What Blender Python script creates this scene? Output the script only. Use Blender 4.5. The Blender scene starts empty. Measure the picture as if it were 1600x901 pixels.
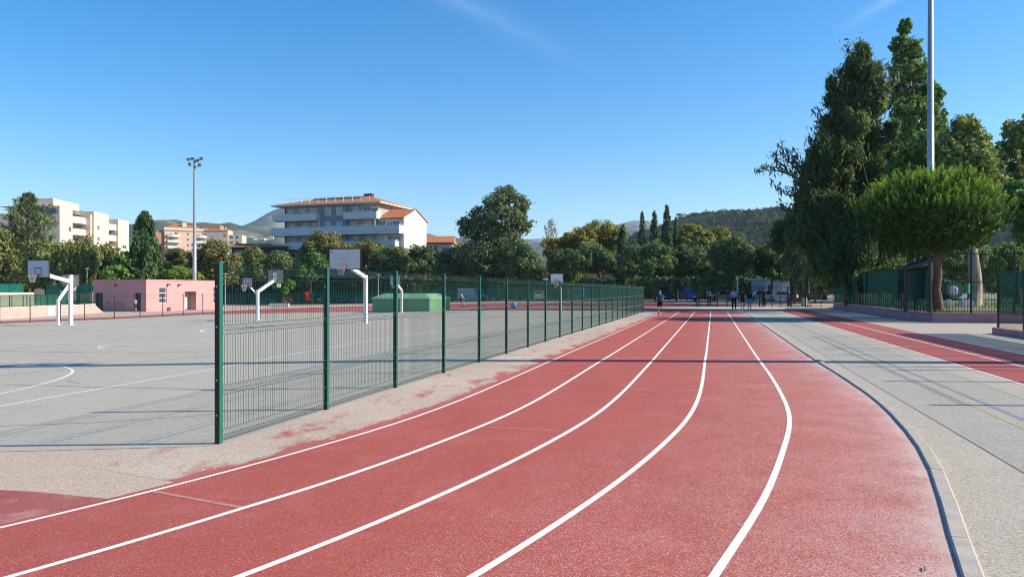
import bpy, bmesh, math, random
import numpy as np
from mathutils import Vector, Matrix, Quaternion

scene = bpy.context.scene
COL = scene.collection
R = math.radians
random.seed(7)
RNG = np.random.default_rng(11)

# ---------------------------------------------------------------- camera
F, CX, HY, EYE = 1200.0, 800.0, 454.0, 1.65      # focal length, centre, horizon (photo pixels), eye height (m)
cam_data = bpy.data.cameras.new("camera")
cam = bpy.data.objects.new("camera", cam_data)
COL.objects.link(cam)
cam.location = (0, 0, EYE)
cam.rotation_euler = (R(90), 0, 0)
cam_data.sensor_width = 36.0
cam_data.lens = 36.0 * F / 1600.0
cam_data.shift_y = (HY - 450.5) / 1600.0
cam_data.clip_start = 0.1
cam_data.clip_end = 20000
scene.camera = cam

# ---------------------------------------------------------------- sky, sun, exposure
SUN_EL, SUN_AZ = R(31.4), R(92.6)                 # azimuth clockwise from +Y
world = bpy.data.worlds.new("World")
scene.world = world
world.use_nodes = True
wt = world.node_tree
wt.nodes.clear()
w_out = wt.nodes.new("ShaderNodeOutputWorld")
w_bg = wt.nodes.new("ShaderNodeBackground")
w_sky = wt.nodes.new("ShaderNodeTexSky")
w_sky.sky_type = 'NISHITA'
w_sky.sun_disc = False
w_sky.sun_elevation = SUN_EL
w_sky.sun_rotation = SUN_AZ
w_sky.air_density = 1.0
w_sky.dust_density = 0.35
w_sky.ozone_density = 3.2
w_bg.inputs["Strength"].default_value = 0.12
# faint high cirrus streaks
w_geo = wt.nodes.new("ShaderNodeTexCoord")
w_sep = wt.nodes.new("ShaderNodeSeparateXYZ")
wt.links.new(w_geo.outputs["Generated"], w_sep.inputs[0])
def wmath(op, a, b=None, clamp=False):
    n = wt.nodes.new("ShaderNodeMath"); n.operation = op; n.use_clamp = clamp
    for i, q in enumerate((a, b)):
        if q is None: continue
        if isinstance(q, (int, float)): n.inputs[i].default_value = q
        else: wt.links.new(q, n.inputs[i])
    return n.outputs[0]
ysafe = wmath('MAXIMUM', w_sep.outputs[1], 0.05)
sx = wmath('DIVIDE', w_sep.outputs[0], ysafe)
sz = wmath('DIVIDE', w_sep.outputs[2], ysafe)
w_nv = wt.nodes.new("ShaderNodeTexNoise"); w_nv.inputs["Scale"].default_value = 9.0; w_nv.inputs["Detail"].default_value = 5
wt.links.new(w_geo.outputs["Generated"], w_nv.inputs["Vector"])
def streak(x0, z0, x1, z1, wid, fade):
    L = math.hypot(x1 - x0, z1 - z0); dx, dz = (x1 - x0) / L, (z1 - z0) / L
    ax = wmath('SUBTRACT', sx, x0); az = wmath('SUBTRACT', sz, z0)
    t = wmath('DIVIDE', wmath('ADD', wmath('MULTIPLY', ax, dx), wmath('MULTIPLY', az, dz)), L)
    n = wmath('ADD', wmath('MULTIPLY', ax, -dz), wmath('MULTIPLY', az, dx))
    n = wmath('ADD', n, wmath('MULTIPLY', wmath('SUBTRACT', w_nv.outputs["Fac"], 0.5), 0.03))
    across = wmath('SUBTRACT', 1.0, wmath('DIVIDE', wmath('ABSOLUTE', n), wid), clamp=True)
    along = wmath('MULTIPLY', wmath('MULTIPLY', wmath('SUBTRACT', 1.0, t, clamp=True), wmath('ADD', t, 0.9, clamp=True)), fade)
    return wmath('MULTIPLY', wmath('MULTIPLY', across, across), along, clamp=True)
s1 = streak(-0.09, 0.385, 0.125, 0.285, 0.030, 0.085)
s2 = streak(0.50, 0.385, 0.41, 0.335, 0.014, 0.12)
w_mix = wt.nodes.new("ShaderNodeMixRGB")
wt.links.new(wmath('ADD', s1, s2, clamp=True), w_mix.inputs[0])
w_hs = wt.nodes.new("ShaderNodeHueSaturation"); w_hs.inputs["Saturation"].default_value = 1.40
wt.links.new(w_sky.outputs[0], w_hs.inputs["Color"])
wt.links.new(w_hs.outputs[0], w_mix.inputs[1])
w_mix.inputs[2].default_value = (7.0, 7.6, 8.2, 1)
wt.links.new(w_mix.outputs[0], w_bg.inputs["Color"])
wt.links.new(w_bg.outputs[0], w_out.inputs["Surface"])

sun_data = bpy.data.lights.new("sun", 'SUN')
sun_data.energy = 5.0
sun_data.angle = R(0.53)
sun_data.color = (1.0, 0.885, 0.715)
sun = bpy.data.objects.new("sun", sun_data)
COL.objects.link(sun)
to_sun = Vector((math.sin(SUN_AZ) * math.cos(SUN_EL), math.cos(SUN_AZ) * math.cos(SUN_EL), math.sin(SUN_EL)))
sun.rotation_euler = to_sun.to_track_quat('Z', 'Y').to_euler()
sun.location = (60, -10, 60)

scene.view_settings.view_transform = 'Standard'
scene.view_settings.look = 'None'
scene.view_settings.gamma = 1.0
scene.view_settings.exposure = 0.74
scene.view_settings.use_curve_mapping = False
scene.render.engine = 'CYCLES'
scene.cycles.use_denoising = True
scene.cycles.filter_width = 1.1
scene.cycles.max_bounces = 8
scene.cycles.transparent_max_bounces = 24
scene.cycles.volume_bounces = 0

# ---------------------------------------------------------------- the lie of the land
def gz(x, y=0):                                   # the court falls away 2 % to the left of the track
    return 0.02 * (max(-40.0, min(-2.0, x)) + 2.0)
def ground_at(px, py):                            # where the photo pixel's ray meets that ground
    Y = F * EYE / (py - HY); X = (px - CX) * Y / F
    if X < -2:
        Y = F * (EYE - 0.04) / (py - HY - 0.02 * (CX - px)); X = (px - CX) * Y / F
        if X < -40:
            Y = F * (EYE + 0.76) / (py - HY); X = (px - CX) * Y / F
    return X, Y
def xat(px, Y): return (px - CX) * Y / F
def zat(py, Y): return EYE - (py - HY) * Y / F

# ---------------------------------------------------------------- materials
MATS = {}
def new_mat(name):
    m = bpy.data.materials.new(name); m.use_nodes = True
    m.node_tree.nodes.clear()
    return m, m.node_tree
def N(t, kind, **kw):
    n = t.nodes.new(kind)
    for k, v in kw.items(): setattr(n, k, v)
    return n
def noise(t, scale, detail=4, rough=0.55, vec=None, coord="Object"):
    n = N(t, "ShaderNodeTexNoise")
    n.inputs["Scale"].default_value = scale; n.inputs["Detail"].default_value = detail; n.inputs["Roughness"].default_value = rough
    if vec is None:
        c = N(t, "ShaderNodeTexCoord"); vec = c.outputs[coord]
    t.links.new(vec, n.inputs["Vector"])
    return n.outputs["Fac"]
def ramp(t, fac, stops):
    r = N(t, "ShaderNodeValToRGB")
    e = r.color_ramp.elements
    while len(e) < len(stops): e.new(0.5)
    for q, (p, c) in zip(e, stops):
        q.position = p; q.color = (c[0], c[1], c[2], 1) if not isinstance(c, (int, float)) else (c, c, c, 1)
    t.links.new(fac, r.inputs[0])
    return r.outputs[0]
def mixc(t, fac, a, b, mode='MIX'):
    m = N(t, "ShaderNodeMixRGB", blend_type=mode)
    for i, q in enumerate((fac, a, b)):
        if isinstance(q, (int, float)): m.inputs[i].default_value = q if i == 0 else (q, q, q, 1)
        elif isinstance(q, (tuple, list)): m.inputs[i].default_value = (q[0], q[1], q[2], 1)
        else: t.links.new(q, m.inputs[i])
    return m.outputs[0]
def mth(t, op, a, b=None, clamp=False):
    n = N(t, "ShaderNodeMath", operation=op, use_clamp=clamp)
    for i, q in enumerate((a, b)):
        if q is None: continue
        if isinstance(q, (int, float)): n.inputs[i].default_value = q
        else: t.links.new(q, n.inputs[i])
    return n.outputs[0]
def finish(m, t, color, rough=0.8, spec=0.3, metal=0.0, bump=None, bstr=0.3, bdist=0.01):
    b = N(t, "ShaderNodeBsdfPrincipled")
    for k, v in (("Base Color", color), ("Roughness", rough), ("Specular IOR Level", spec), ("Metallic", metal)):
        if isinstance(v, (int, float)): b.inputs[k].default_value = v
        elif isinstance(v, (tuple, list)): b.inputs[k].default_value = (v[0], v[1], v[2], 1)
        else: t.links.new(v, b.inputs[k])
    if bump is not None:
        bn = N(t, "ShaderNodeBump"); bn.inputs["Strength"].default_value = bstr; bn.inputs["Distance"].default_value = bdist
        t.links.new(bump, bn.inputs["Height"]); t.links.new(bn.outputs[0], b.inputs["Normal"])
    o = N(t, "ShaderNodeOutputMaterial"); t.links.new(b.outputs[0], o.inputs[0])
    return m
def mat(name, col, rough=0.7, var=0.12, scale=3.0, spec=0.3, metal=0.0, bump=0.0, bscale=60.0, detail=4):
    """plain surface with tonal mottling and fine relief"""
    if name in MATS: return MATS[name]
    m, t = new_mat(name)
    n = noise(t, scale, detail)
    lo = tuple(c * (1 - var) for c in col); hi = tuple(min(1, c * (1 + var)) for c in col)
    c = ramp(t, n, [(0.3, lo), (0.7, hi)])
    bn = noise(t, bscale, 3) if bump else None
    MATS[name] = finish(m, t, c, rough, spec, metal, bn, bump)
    return MATS[name]
def leaf_mat(name, dark, light, trans=0.3, extra=None):
    if name in MATS: return MATS[name]
    m, t = new_mat(name)
    a = N(t, "ShaderNodeAttribute", attribute_name="tint")
    mid = tuple((x + y) / 2 for x, y in zip(dark, light))
    stops = [(0.0, dark), (0.5, mid), (1.0, light)] if extra is None else [(0.0, dark), (0.45, mid), (0.8, light), (1.0, extra)]
    c = ramp(t, a.outputs["Fac"], stops)
    d = N(t, "ShaderNodeBsdfPrincipled"); d.inputs["Roughness"].default_value = 0.6; d.inputs["Specular IOR Level"].default_value = 0.25
    t.links.new(c, d.inputs["Base Color"])
    tr = N(t, "ShaderNodeBsdfTranslucent")
    t.links.new(mixc(t, 1.0, c, (1.25, 1.3, 0.7), 'MULTIPLY'), tr.inputs["Color"])
    mx = N(t, "ShaderNodeMixShader"); mx.inputs[0].default_value = trans
    t.links.new(d.outputs[0], mx.inputs[1]); t.links.new(tr.outputs[0], mx.inputs[2])
    o = N(t, "ShaderNodeOutputMaterial"); t.links.new(mx.outputs[0], o.inputs[0])
    MATS[name] = m
    return m
def screen_mat(name, col, alpha):
    """knitted windscreen netting: partly see-through cloth"""
    if name in MATS: return MATS[name]
    m, t = new_mat(name)
    n = noise(t, 1.3, 4)
    c = ramp(t, n, [(0.3, tuple(x * 0.8 for x in col)), (0.7, tuple(x * 1.2 for x in col))])
    d = N(t, "ShaderNodeBsdfDiffuse"); t.links.new(c, d.inputs[0])
    tl = N(t, "ShaderNodeBsdfTranslucent"); t.links.new(c, tl.inputs[0])
    m1 = N(t, "ShaderNodeMixShader"); m1.inputs[0].default_value = 0.4
    t.links.new(d.outputs[0], m1.inputs[1]); t.links.new(tl.outputs[0], m1.inputs[2])
    tp = N(t, "ShaderNodeBsdfTransparent")
    m2 = N(t, "ShaderNodeMixShader"); m2.inputs[0].default_value = alpha
    t.links.new(tp.outputs[0], m2.inputs[1]); t.links.new(m1.outputs[0], m2.inputs[2])
    o = N(t, "ShaderNodeOutputMaterial"); t.links.new(m2.outputs[0], o.inputs[0])
    MATS[name] = m
    return m

# ---------------------------------------------------------------- object helpers
def tag(o, label=None, cat=None, group=None, kind=None):
    if label: o["label"] = label
    if cat: o["category"] = cat
    if group: o["group"] = group
    if kind: o["kind"] = kind
    return o
def thing(name, loc, label, cat, group=None, rz=0.0):
    o = bpy.data.objects.new(name, None)
    o.empty_display_size = 0.3
    COL.objects.link(o)
    o.location = loc; o.rotation_euler = (0, 0, rz)
    return tag(o, label, cat, group)
def copy_tree(o, parent=None):
    c = o.copy(); COL.objects.link(c)
    if parent is not None: c.parent = parent
    for ch in list(o.children): copy_tree(ch, c)
    return c
def link(name, me, parent=None, loc=None, rot=None):
    o = bpy.data.objects.new(name, me); COL.objects.link(o)
    if parent is not None: o.parent = parent
    if loc is not None: o.location = loc
    if rot is not None: o.rotation_euler = rot
    return o
class MB:
    """collects boxes, tubes and prisms and links them as one mesh object"""
    def __init__(s): s.v = []; s.f = []
    def add(s, vs, fs):
        k = len(s.v); s.v += [tuple(p) for p in vs]; s.f += [tuple(i + k for i in f) for f in fs]; return s
    def box(s, x0, x1, y0, y1, z0, z1):
        return s.add([(x0,y0,z0),(x1,y0,z0),(x1,y1,z0),(x0,y1,z0),(x0,y0,z1),(x1,y0,z1),(x1,y1,z1),(x0,y1,z1)],
              [(3,2,1,0),(4,5,6,7),(0,1,5,4),(1,2,6,5),(2,3,7,6),(3,0,4,7)])
    def obox(s, c, u, v, w):
        c, u, v, w = (Vector(q) for q in (c, u, v, w))
        P = [c-u-v-w, c+u-v-w, c+u+v-w, c-u+v-w, c-u-v+w, c+u-v+w, c+u+v+w, c-u+v+w]
        return s.add(P, [(3,2,1,0),(4,5,6,7),(0,1,5,4),(1,2,6,5),(2,3,7,6),(3,0,4,7)])
    def bar(s, a, b, wx, wy=None, up=(0,0,1)):
        a, b = Vector(a), Vector(b); d = b - a; L = d.length
        if L < 1e-6: return s
        d /= L; up = Vector(up)
        if abs(d.dot(up)) > 0.98: up = Vector((1, 0, 0))
        r = d.cross(up).normalized(); q = r.cross(d)
        return s.obox((a + b) / 2, r * wx / 2, q * (wy or wx) / 2, d * L / 2)
    def tube(s, pts, rad, n=6, caps=True):
        pts = [Vector(p) for p in pts]
        rad = rad if isinstance(rad, (list, tuple)) else [rad] * len(pts)
        k = len(s.v); prev = None
        for i, p in enumerate(pts):
            d = (pts[min(i+1, len(pts)-1)] - pts[max(i-1, 0)])
            d = d.normalized() if d.length > 1e-9 else Vector((0,0,1))
            if prev is None:
                u = d.orthogonal().normalized()
            else:
                u = prev - d * prev.dot(d)
                u = u.normalized() if u.length > 1e-6 else d.orthogonal().normalized()
            prev = u; w = d.cross(u)
            for j in range(n):
                a = 2 * math.pi * j / n
                s.v.append(tuple(p + (u * math.cos(a) + w * math.sin(a)) * rad[i]))
        for i in range(len(pts) - 1):
            for j in range(n):
                j2 = (j + 1) % n
                s.f.append((k+i*n+j, k+i*n+j2, k+(i+1)*n+j2, k+(i+1)*n+j))
        if caps:
            s.f.append(tuple(k + j for j in reversed(range(n)))); s.f.append(tuple(k + (len(pts)-1)*n + j for j in range(n)))
        return s
    def prism(s, poly, z0, z1):
        n = len(poly)
        vs = [(x, y, z0) for x, y in poly] + [(x, y, z1) for x, y in poly]
        return s.add(vs, [tuple(reversed(range(n))), tuple(range(n, 2*n))] + [(i, (i+1) % n, n + (i+1) % n, n + i) for i in range(n)])
    def extrude(s, poly, axis_from, axis_to, fn):
        """poly of 2d points placed by fn(p, t) at the two ends"""
        n = len(poly)
        vs = [fn(p, axis_from) for p in poly] + [fn(p, axis_to) for p in poly]
        return s.add(vs, [tuple(reversed(range(n))), tuple(range(n, 2*n))] + [(i, (i+1) % n, n + (i+1) % n, n + i) for i in range(n)])
    def lathe(s, prof, n=16, c=(0,0,0), axis='z'):
        k = len(s.v)
        for r, z in prof:
            for j in range(n):
                a = 2*math.pi*j/n; p = (r*math.cos(a), r*math.sin(a), z)
                if axis == 'y': p = (p[0], p[2], p[1])
                if axis == 'x': p = (p[2], p[0], p[1])
                s.v.append((p[0]+c[0], p[1]+c[1], p[2]+c[2]))
        for i in range(len(prof)-1):
            for j in range(n):
                j2 = (j+1) % n; s.f.append((k+i*n+j, k+i*n+j2, k+(i+1)*n+j2, k+(i+1)*n+j))
        s.f.append(tuple(k+j for j in reversed(range(n)))); s.f.append(tuple(k+(len(prof)-1)*n+j for j in range(n)))
        return s
    def mesh(s, name, m, smooth=False):
        me = bpy.data.meshes.new(name); me.from_pydata(s.v, [], s.f)
        if m: me.materials.append(m)
        if smooth: me.polygons.foreach_set("use_smooth", [True] * len(me.polygons))
        me.update(); return me
    def build(s, name, m, parent=None, loc=None, smooth=False, fix=True, bevel=0.0):
        me = s.mesh(name, m, smooth)
        if fix or bevel:
            bm = bmesh.new(); bm.from_mesh(me)
            bmesh.ops.recalc_face_normals(bm, faces=bm.faces)
            if bevel:
                es = [e for e in bm.edges if len(e.link_faces) == 2 and e.calc_face_angle(0) > 0.5]
                bmesh.ops.bevel(bm, geom=es, offset=bevel, segments=2, affect='EDGES', clamp_overlap=True)
            bm.to_mesh(me); bm.free()
        return link(name, me, parent, loc)
def quads_mesh(name, V, Fc, m, tint=None, smooth=False):
    """fast mesh from numpy: V (n,3), Fc (m,k)"""
    me = bpy.data.meshes.new(name)
    V = np.ascontiguousarray(V, dtype=np.float32); k = Fc.shape[1]
    me.vertices.add(len(V)); me.vertices.foreach_set("co", V.ravel())
    me.loops.add(Fc.size); me.loops.foreach_set("vertex_index", Fc.ravel().astype(np.int32))
    me.polygons.add(len(Fc)); me.polygons.foreach_set("loop_start", np.arange(0, Fc.size, k, dtype=np.int32))
    me.polygons.foreach_set("loop_total", np.full(len(Fc), k, dtype=np.int32))
    if smooth: me.polygons.foreach_set("use_smooth", np.ones(len(Fc), dtype=bool))
    if tint is not None:
        a = me.attributes.new("tint", 'FLOAT', 'POINT'); a.data.foreach_set("value", np.ascontiguousarray(tint, dtype=np.float32))
    me.materials.append(m); me.update(); me.validate()
    return me

# ---------------------------------------------------------------- surface sheets
def sheet(name, poly, lift, m, kind='structure', label=None, cat=None, parent=None):
    """flat polygon (ground coordinates) laid on the land, cut where the land bends"""
    bm = bmesh.new()
    vs = [bm.verts.new((x, y, 0)) for x, y in poly]
    f = bm.faces.new(vs)
    bmesh.ops.triangulate(bm, faces=[f])
    for xc in (-2.0, -40.0):
        bmesh.ops.bisect_plane(bm, geom=bm.verts[:] + bm.edges[:] + bm.faces[:], plane_co=(xc, 0, 0), plane_no=(1, 0, 0), dist=1e-5)
    for v in bm.verts: v.co.z = gz(v.co.x) + lift
    bmesh.ops.recalc_face_normals(bm, faces=bm.faces)
    if sum(f.normal.z for f in bm.faces) < 0: bmesh.ops.reverse_faces(bm, faces=bm.faces)
    me = bpy.data.meshes.new(name); bm.to_mesh(me); bm.free(); me.materials.append(m)
    o = link(name, me, parent)
    return tag(o, label, cat, None, kind)
def resample(pts, step):
    P = [Vector((p[0], p[1])) for p in pts]
    out = [P[0]]
    for a, b in zip(P, P[1:]):
        n = max(1, int(math.ceil((b - a).length / step)))
        for i in range(1, n + 1): out.append(a.lerp(b, i / n))
    return out
def smooth_line(pts, step=0.35, n=2):
    """Catmull-Rom through the points"""
    P = [np.array(p, float) for p in pts]; P = [2*P[0]-P[1]] + P + [2*P[-1]-P[-2]]
    out = []
    for i in range(1, len(P) - 2):
        k = max(2, int(np.linalg.norm(P[i+1]-P[i]) / step))
        for j in range(k):
            t = j / k
            out.append(0.5*((2*P[i]) + (-P[i-1]+P[i+1])*t + (2*P[i-1]-5*P[i]+4*P[i+1]-P[i+2])*t*t + (-P[i-1]+3*P[i]-3*P[i+1]+P[i+2])*t**3))
    out.append(P[-2])
    return [(p[0], p[1]) for p in out]
def ribbon(mb, pts, width, lift, dash=None):
    """painted line of given width along ground points"""
    P = resample(pts, 0.6); dist = 0.0
    L, Rr = [], []
    for i, p in enumerate(P):
        d = (P[min(i+1, len(P)-1)] - P[max(i-1, 0)]).normalized(); n = Vector((-d.y, d.x)) * width / 2
        L.append(p + n); Rr.append(p - n)
    for i in range(len(P) - 1):
        dist += (P[i+1] - P[i]).length
        if dash and (dist % (dash * 2)) > dash: continue
        q = [L[i], Rr[i], Rr[i+1], L[i+1]]
        mb.add([(a.x, a.y, gz(a.x) + lift) for a in q], [(0, 1, 2, 3)])
# ---------------------------------------------------------------- ground materials
def speckle(t, scale, lo, hi):
    v = N(t, "ShaderNodeTexVoronoi"); v.inputs["Scale"].default_value = scale
    c = N(t, "ShaderNodeTexCoord"); t.links.new(c.outputs["Object"], v.inputs["Vector"])
    s = N(t, "ShaderNodeSeparateColor"); t.links.new(v.outputs["Color"], s.inputs[0])
    return ramp(t, s.outputs[0], [(0.0, lo), (1.0, hi)])
def paving_mat(name, base, patch, wear, speck=140, bstr=0.5, cracks=0.0):
    m, t = new_mat(name)
    big = noise(t, 0.22, 5, 0.6); mid = noise(t, 1.7, 6, 0.65); fine = noise(t, 45, 3, 0.7)
    c = mixc(t, ramp(t, big, [(0.35, 0), (0.7, 1)]), base, patch)
    c = mixc(t, mth(t, 'MULTIPLY', ramp(t, mid, [(0.5, 0), (0.75, 1)]), 0.6), c, wear)
    c = mixc(t, 1.0, c, speckle(t, speck, 0.72, 1.28), 'MULTIPLY')
    c = mixc(t, 0.6, c, ramp(t, fine, [(0.3, 0.8), (0.7, 1.2)]), 'MULTIPLY')
    if cracks:
        v = N(t, "ShaderNodeTexVoronoi", feature='DISTANCE_TO_EDGE'); v.inputs["Scale"].default_value = cracks
        cc = N(t, "ShaderNodeTexCoord")
        nz = N(t, "ShaderNodeTexNoise"); nz.inputs["Scale"].default_value = 1.2; nz.inputs["Detail"].default_value = 6
        t.links.new(cc.outputs["Object"], nz.inputs["Vector"])
        w = N(t, "ShaderNodeMixRGB"); w.inputs[0].default_value = 0.12
        t.links.new(cc.outputs["Object"], w.inputs[1]); t.links.new(nz.outputs["Color"], w.inputs[2])
        t.links.new(w.outputs[0], v.inputs["Vector"])
        line = ramp(t, v.outputs["Distance"], [(0.0, 1), (0.0025, 0)])
        gate = ramp(t, noise(t, 0.35, 2), [(0.5, 0), (0.6, 1)])
        c = mixc(t, mth(t, 'MULTIPLY', mth(t, 'MULTIPLY', line, gate), 0.45), c, tuple(q * 0.45 for q in base))
    finish(m, t, c, 0.9, 0.2, 0, fine, bstr, 0.004)
    MATS[name] = m
    return m
M_court = paving_mat("court_asphalt", (0.365, 0.342, 0.290), (0.395, 0.370, 0.312), (0.305, 0.284, 0.236), 110, 0.35, cracks=0.16)
M_apron = paving_mat("beige_concrete", (0.45, 0.355, 0.275), (0.41, 0.335, 0.265), (0.50, 0.41, 0.33), 90, 0.6)
M_pave = paving_mat("grey_asphalt", (0.315, 0.298, 0.262), (0.345, 0.325, 0.285), (0.40, 0.375, 0.325), 80, 0.7)
M_pave_edge = paving_mat("beige_asphalt", (0.39, 0.345, 0.285), (0.36, 0.325, 0.27), (0.45, 0.405, 0.345), 85, 0.7)
M_land = paving_mat("dusty_ground", (0.22, 0.20, 0.15), (0.15, 0.16, 0.09), (0.27, 0.24, 0.18), 30, 0.4)
M_carpark = paving_mat("car_park_asphalt", (0.10, 0.10, 0.10), (0.13, 0.125, 0.12), (0.16, 0.155, 0.15), 40, 0.3)

def track_mat():
    m, t = new_mat("red_track_surface")
    red, red2, pale = (0.385, 0.094, 0.074), (0.335, 0.080, 0.063), (0.43, 0.135, 0.125)
    big = noise(t, 0.30, 4, 0.6); mid = noise(t, 1.1, 6, 0.7); fine = noise(t, 60, 4, 0.75); grain = noise(t, 160, 2, 0.8)
    c = mixc(t, ramp(t, big, [(0.3, 0), (0.7, 1)]), red2, red)
    c = mixc(t, mth(t, 'MULTIPLY', ramp(t, mid, [(0.48, 0), (0.8, 1)]), 0.75), c, pale)
    c = mixc(t, 1.0, c, speckle(t, 170, 0.70, 1.3), 'MULTIPLY')
    c = mixc(t, 0.7, c, ramp(t, fine, [(0.3, 0.72), (0.7, 1.28)]), 'MULTIPLY')
    # the binder has worn to pale grit towards the kerb and under the outer lanes
    uv = N(t, "ShaderNodeUVMap"); s = N(t, "ShaderNodeSeparateXYZ"); t.links.new(uv.outputs[0], s.inputs[0])
    near = ramp(t, mth(t, 'DIVIDE', s.outputs[0], 3.4), [(0.0, 1.15), (0.04, 0.66), (0.10, 0.46), (0.24, 0.29), (0.55, 0.17), (1.0, 0.02)])
    patch = noise(t, 1.4, 7, 0.7)
    level = mth(t, 'MULTIPLY', near, mth(t, 'ADD', mth(t, 'MULTIPLY', mth(t, 'SUBTRACT', patch, 0.5), 2.6), 0.95))
    vor = N(t, "ShaderNodeTexVoronoi"); vor.inputs["Scale"].default_value = 190
    tc = N(t, "ShaderNodeTexCoord"); t.links.new(tc.outputs["Object"], vor.inputs["Vector"])
    sc_ = N(t, "ShaderNodeSeparateColor"); t.links.new(vor.outputs["Color"], sc_.inputs[0])
    grit = mth(t, 'GREATER_THAN', level, sc_.outputs[1])
    rub = noise(t, 5.5, 6, 0.75)
    c = mixc(t, mth(t, 'MULTIPLY', ramp(t, rub, [(0.56, 0), (0.74, 1)]), 0.30), c, (0.45, 0.20, 0.18))
    c = mixc(t, mth(t, 'MULTIPLY', grit, 0.58), c, (0.62, 0.55, 0.51))
    return finish(m, t, c, 0.92, 0.15, 0, fine, 0.7, 0.005)
M_track = track_mat()
def margin_mat():
    m, t = new_mat("worn_track_margin")
    big = noise(t, 0.5, 5, 0.6); fine = noise(t, 45, 3, 0.7)
    c = mixc(t, ramp(t, big, [(0.35, 0), (0.7, 1)]), (0.42, 0.335, 0.265), (0.49, 0.405, 0.33))
    c = mixc(t, 1.0, c, speckle(t, 90, 0.7, 1.3), 'MULTIPLY')
    uv = N(t, "ShaderNodeUVMap"); s = N(t, "ShaderNodeSeparateXYZ"); t.links.new(uv.outputs[0], s.inputs[0])
    tc = N(t, "ShaderNodeTexCoord"); mp = N(t, "ShaderNodeMapping")
    mp.inputs["Rotation"].default_value = (0, 0, R(14)); mp.inputs["Scale"].default_value = (1.6, 0.8, 1)
    t.links.new(tc.outputs["Object"], mp.inputs[0])
    patch = noise(t, 1.15, 8, 0.72, vec=mp.outputs[0])
    near = ramp(t, s.outputs[0], [(0.0, 0.30), (0.18, 0.10), (0.55, 0.04), (0.9, 0.02), (1.0, -0.0)])
    msk = ramp(t, mth(t, 'ADD', patch, near), [(0.565, 0), (0.68, 1)])
    redc = mixc(t, 1.0, (0.37, 0.085, 0.075), speckle(t, 110, 0.7, 1.3), 'MULTIPLY')
    c = mixc(t, mth(t, 'MULTIPLY', msk, 0.88), c, redc)
    return finish(m, t, c, 0.92, 0.15, 0, fine, 0.6, 0.005)
M_margin = margin_mat()
def line_mat(name, col, wear=0.45):
    m, t = new_mat(name)
    fine = noise(t, 38, 5, 0.7); mid = noise(t, 2.5, 5, 0.6)
    c = mixc(t, ramp(t, fine, [(wear - 0.12, 1), (wear, 0)]), col, tuple(x * 0.62 for x in col))
    c = mixc(t, 0.5, c, ramp(t, mid, [(0.3, 0.85), (0.7, 1.1)]), 'MULTIPLY')
    return finish(m, t, c, 0.7, 0.3, 0, fine, 0.2, 0.003)
M_line = line_mat("white_line_paint", (0.76, 0.73, 0.70), 0.41)
M_line_court = line_mat("court_line_paint", (0.76, 0.75, 0.71), 0.38)
M_line_old = line_mat("worn_court_paint", (0.42, 0.41, 0.37), 0.5)
M_yellow = line_mat("faded_yellow_paint", (0.46, 0.37, 0.19), 0.5)
M_blue = line_mat("faded_blue_paint", (0.25, 0.265, 0.30), 0.5)
M_pale_red = line_mat("faded_pink_paint", (0.50, 0.22, 0.19), 0.5)

# ---------------------------------------------------------------- base land
def land():
    mb = MB(); xs = [-6000, -1500, -400, -40, -2, 60, 400, 1500, 6000]; ys = [-400, -30, 60, 160, 400, 1500, 4000, 9000]
    vs = [(x, y, gz(x)) for y in ys for x in xs]; n = len(xs)
    mb.add(vs, [(j*n+i, j*n+i+1, (j+1)*n+i+1, (j+1)*n+i) for j in range(len(ys)-1) for i in range(n-1)])
    tag(mb.build("ground", M_land, fix=False), kind='structure')
land()

# ---------------------------------------------------------------- track geometry (traced on the ground)
TH = 0.262                                                   # the straight runs off at this slope
NEAR = {
 'L0': [(-12, -2.5), (-8.2, 0.2), (-6.2, 2.2), (-4.7, 4.0), (-3.6, 5.4), (-3.0, 6.29), (-2.43, 7.3), (-1.7, 8.76), (-0.9, 11.04), (-0.22, 13.56), (1.05, 18.5)],
 'L1': [(-11, -4.2), (-7.6, -0.9), (-5.2, 1.6), (-3.85, 3.2), (-2.86, 4.49), (-2.44, 5.1), (-1.96, 5.87), (-1.48, 6.69), (-0.89, 8.05), (-0.33, 9.38), (0.25, 11.04), (0.93, 13.56), (2.22, 18.5)],
 'L2': [(-9.6, -5.2), (-6.2, -1.6), (-3.9, 1.1), (-2.4, 3.15), (-1.49, 4.47), (-1.13, 5.08), (-0.58, 6.13), (0.0, 7.34), (0.74, 9.12), (1.1, 10.11), (1.53, 11.48), (2.11, 13.58), (3.42, 18.5)],
 'L3': [(-8.2, -6.2), (-4.8, -2.3), (-2.4, 0.8), (-1.05, 3.0), (-0.2, 4.43), (0.69, 6.11), (1.17, 7.14), (1.56, 8.06), (2.0, 9.12), (2.41, 10.29), (2.85, 11.72), (3.54, 14.24), (4.7, 18.68)],
 'L4': [(-6.8, -7.2), (-3.4, -3.0), (-1.0, 0.5), (0.4, 2.9), (1.16, 4.43), (2.04, 6.11), (2.52, 7.28), (2.86, 8.06), (3.27, 9.04), (3.73, 10.29), (4.24, 12.07), (4.84, 14.24), (5.98, 18.68)],
 'K':  [(-5.4, -8.2), (-2.0, -3.7), (0.4, 0.0), (1.75, 2.6), (2.58, 4.45), (2.8, 4.92), (3.01, 5.33), (3.39, 6.1), (3.83, 7.0), (4.3, 8.15), (4.85, 9.68), (5.42, 11.46), (6.02, 13.66), (7.27, 18.68)],
}
OFF = {'L0': -3.80, 'L1': -2.61, 'L2': -1.43, 'L3': -0.18, 'L4': 1.08, 'K': 2.38}
DIR = Vector((TH, 1.0)).normalized()                        # along the straight
LEFT = Vector((-DIR.y, DIR.x))
def line_pt(d, Y): return (d + TH * Y, Y)
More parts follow.
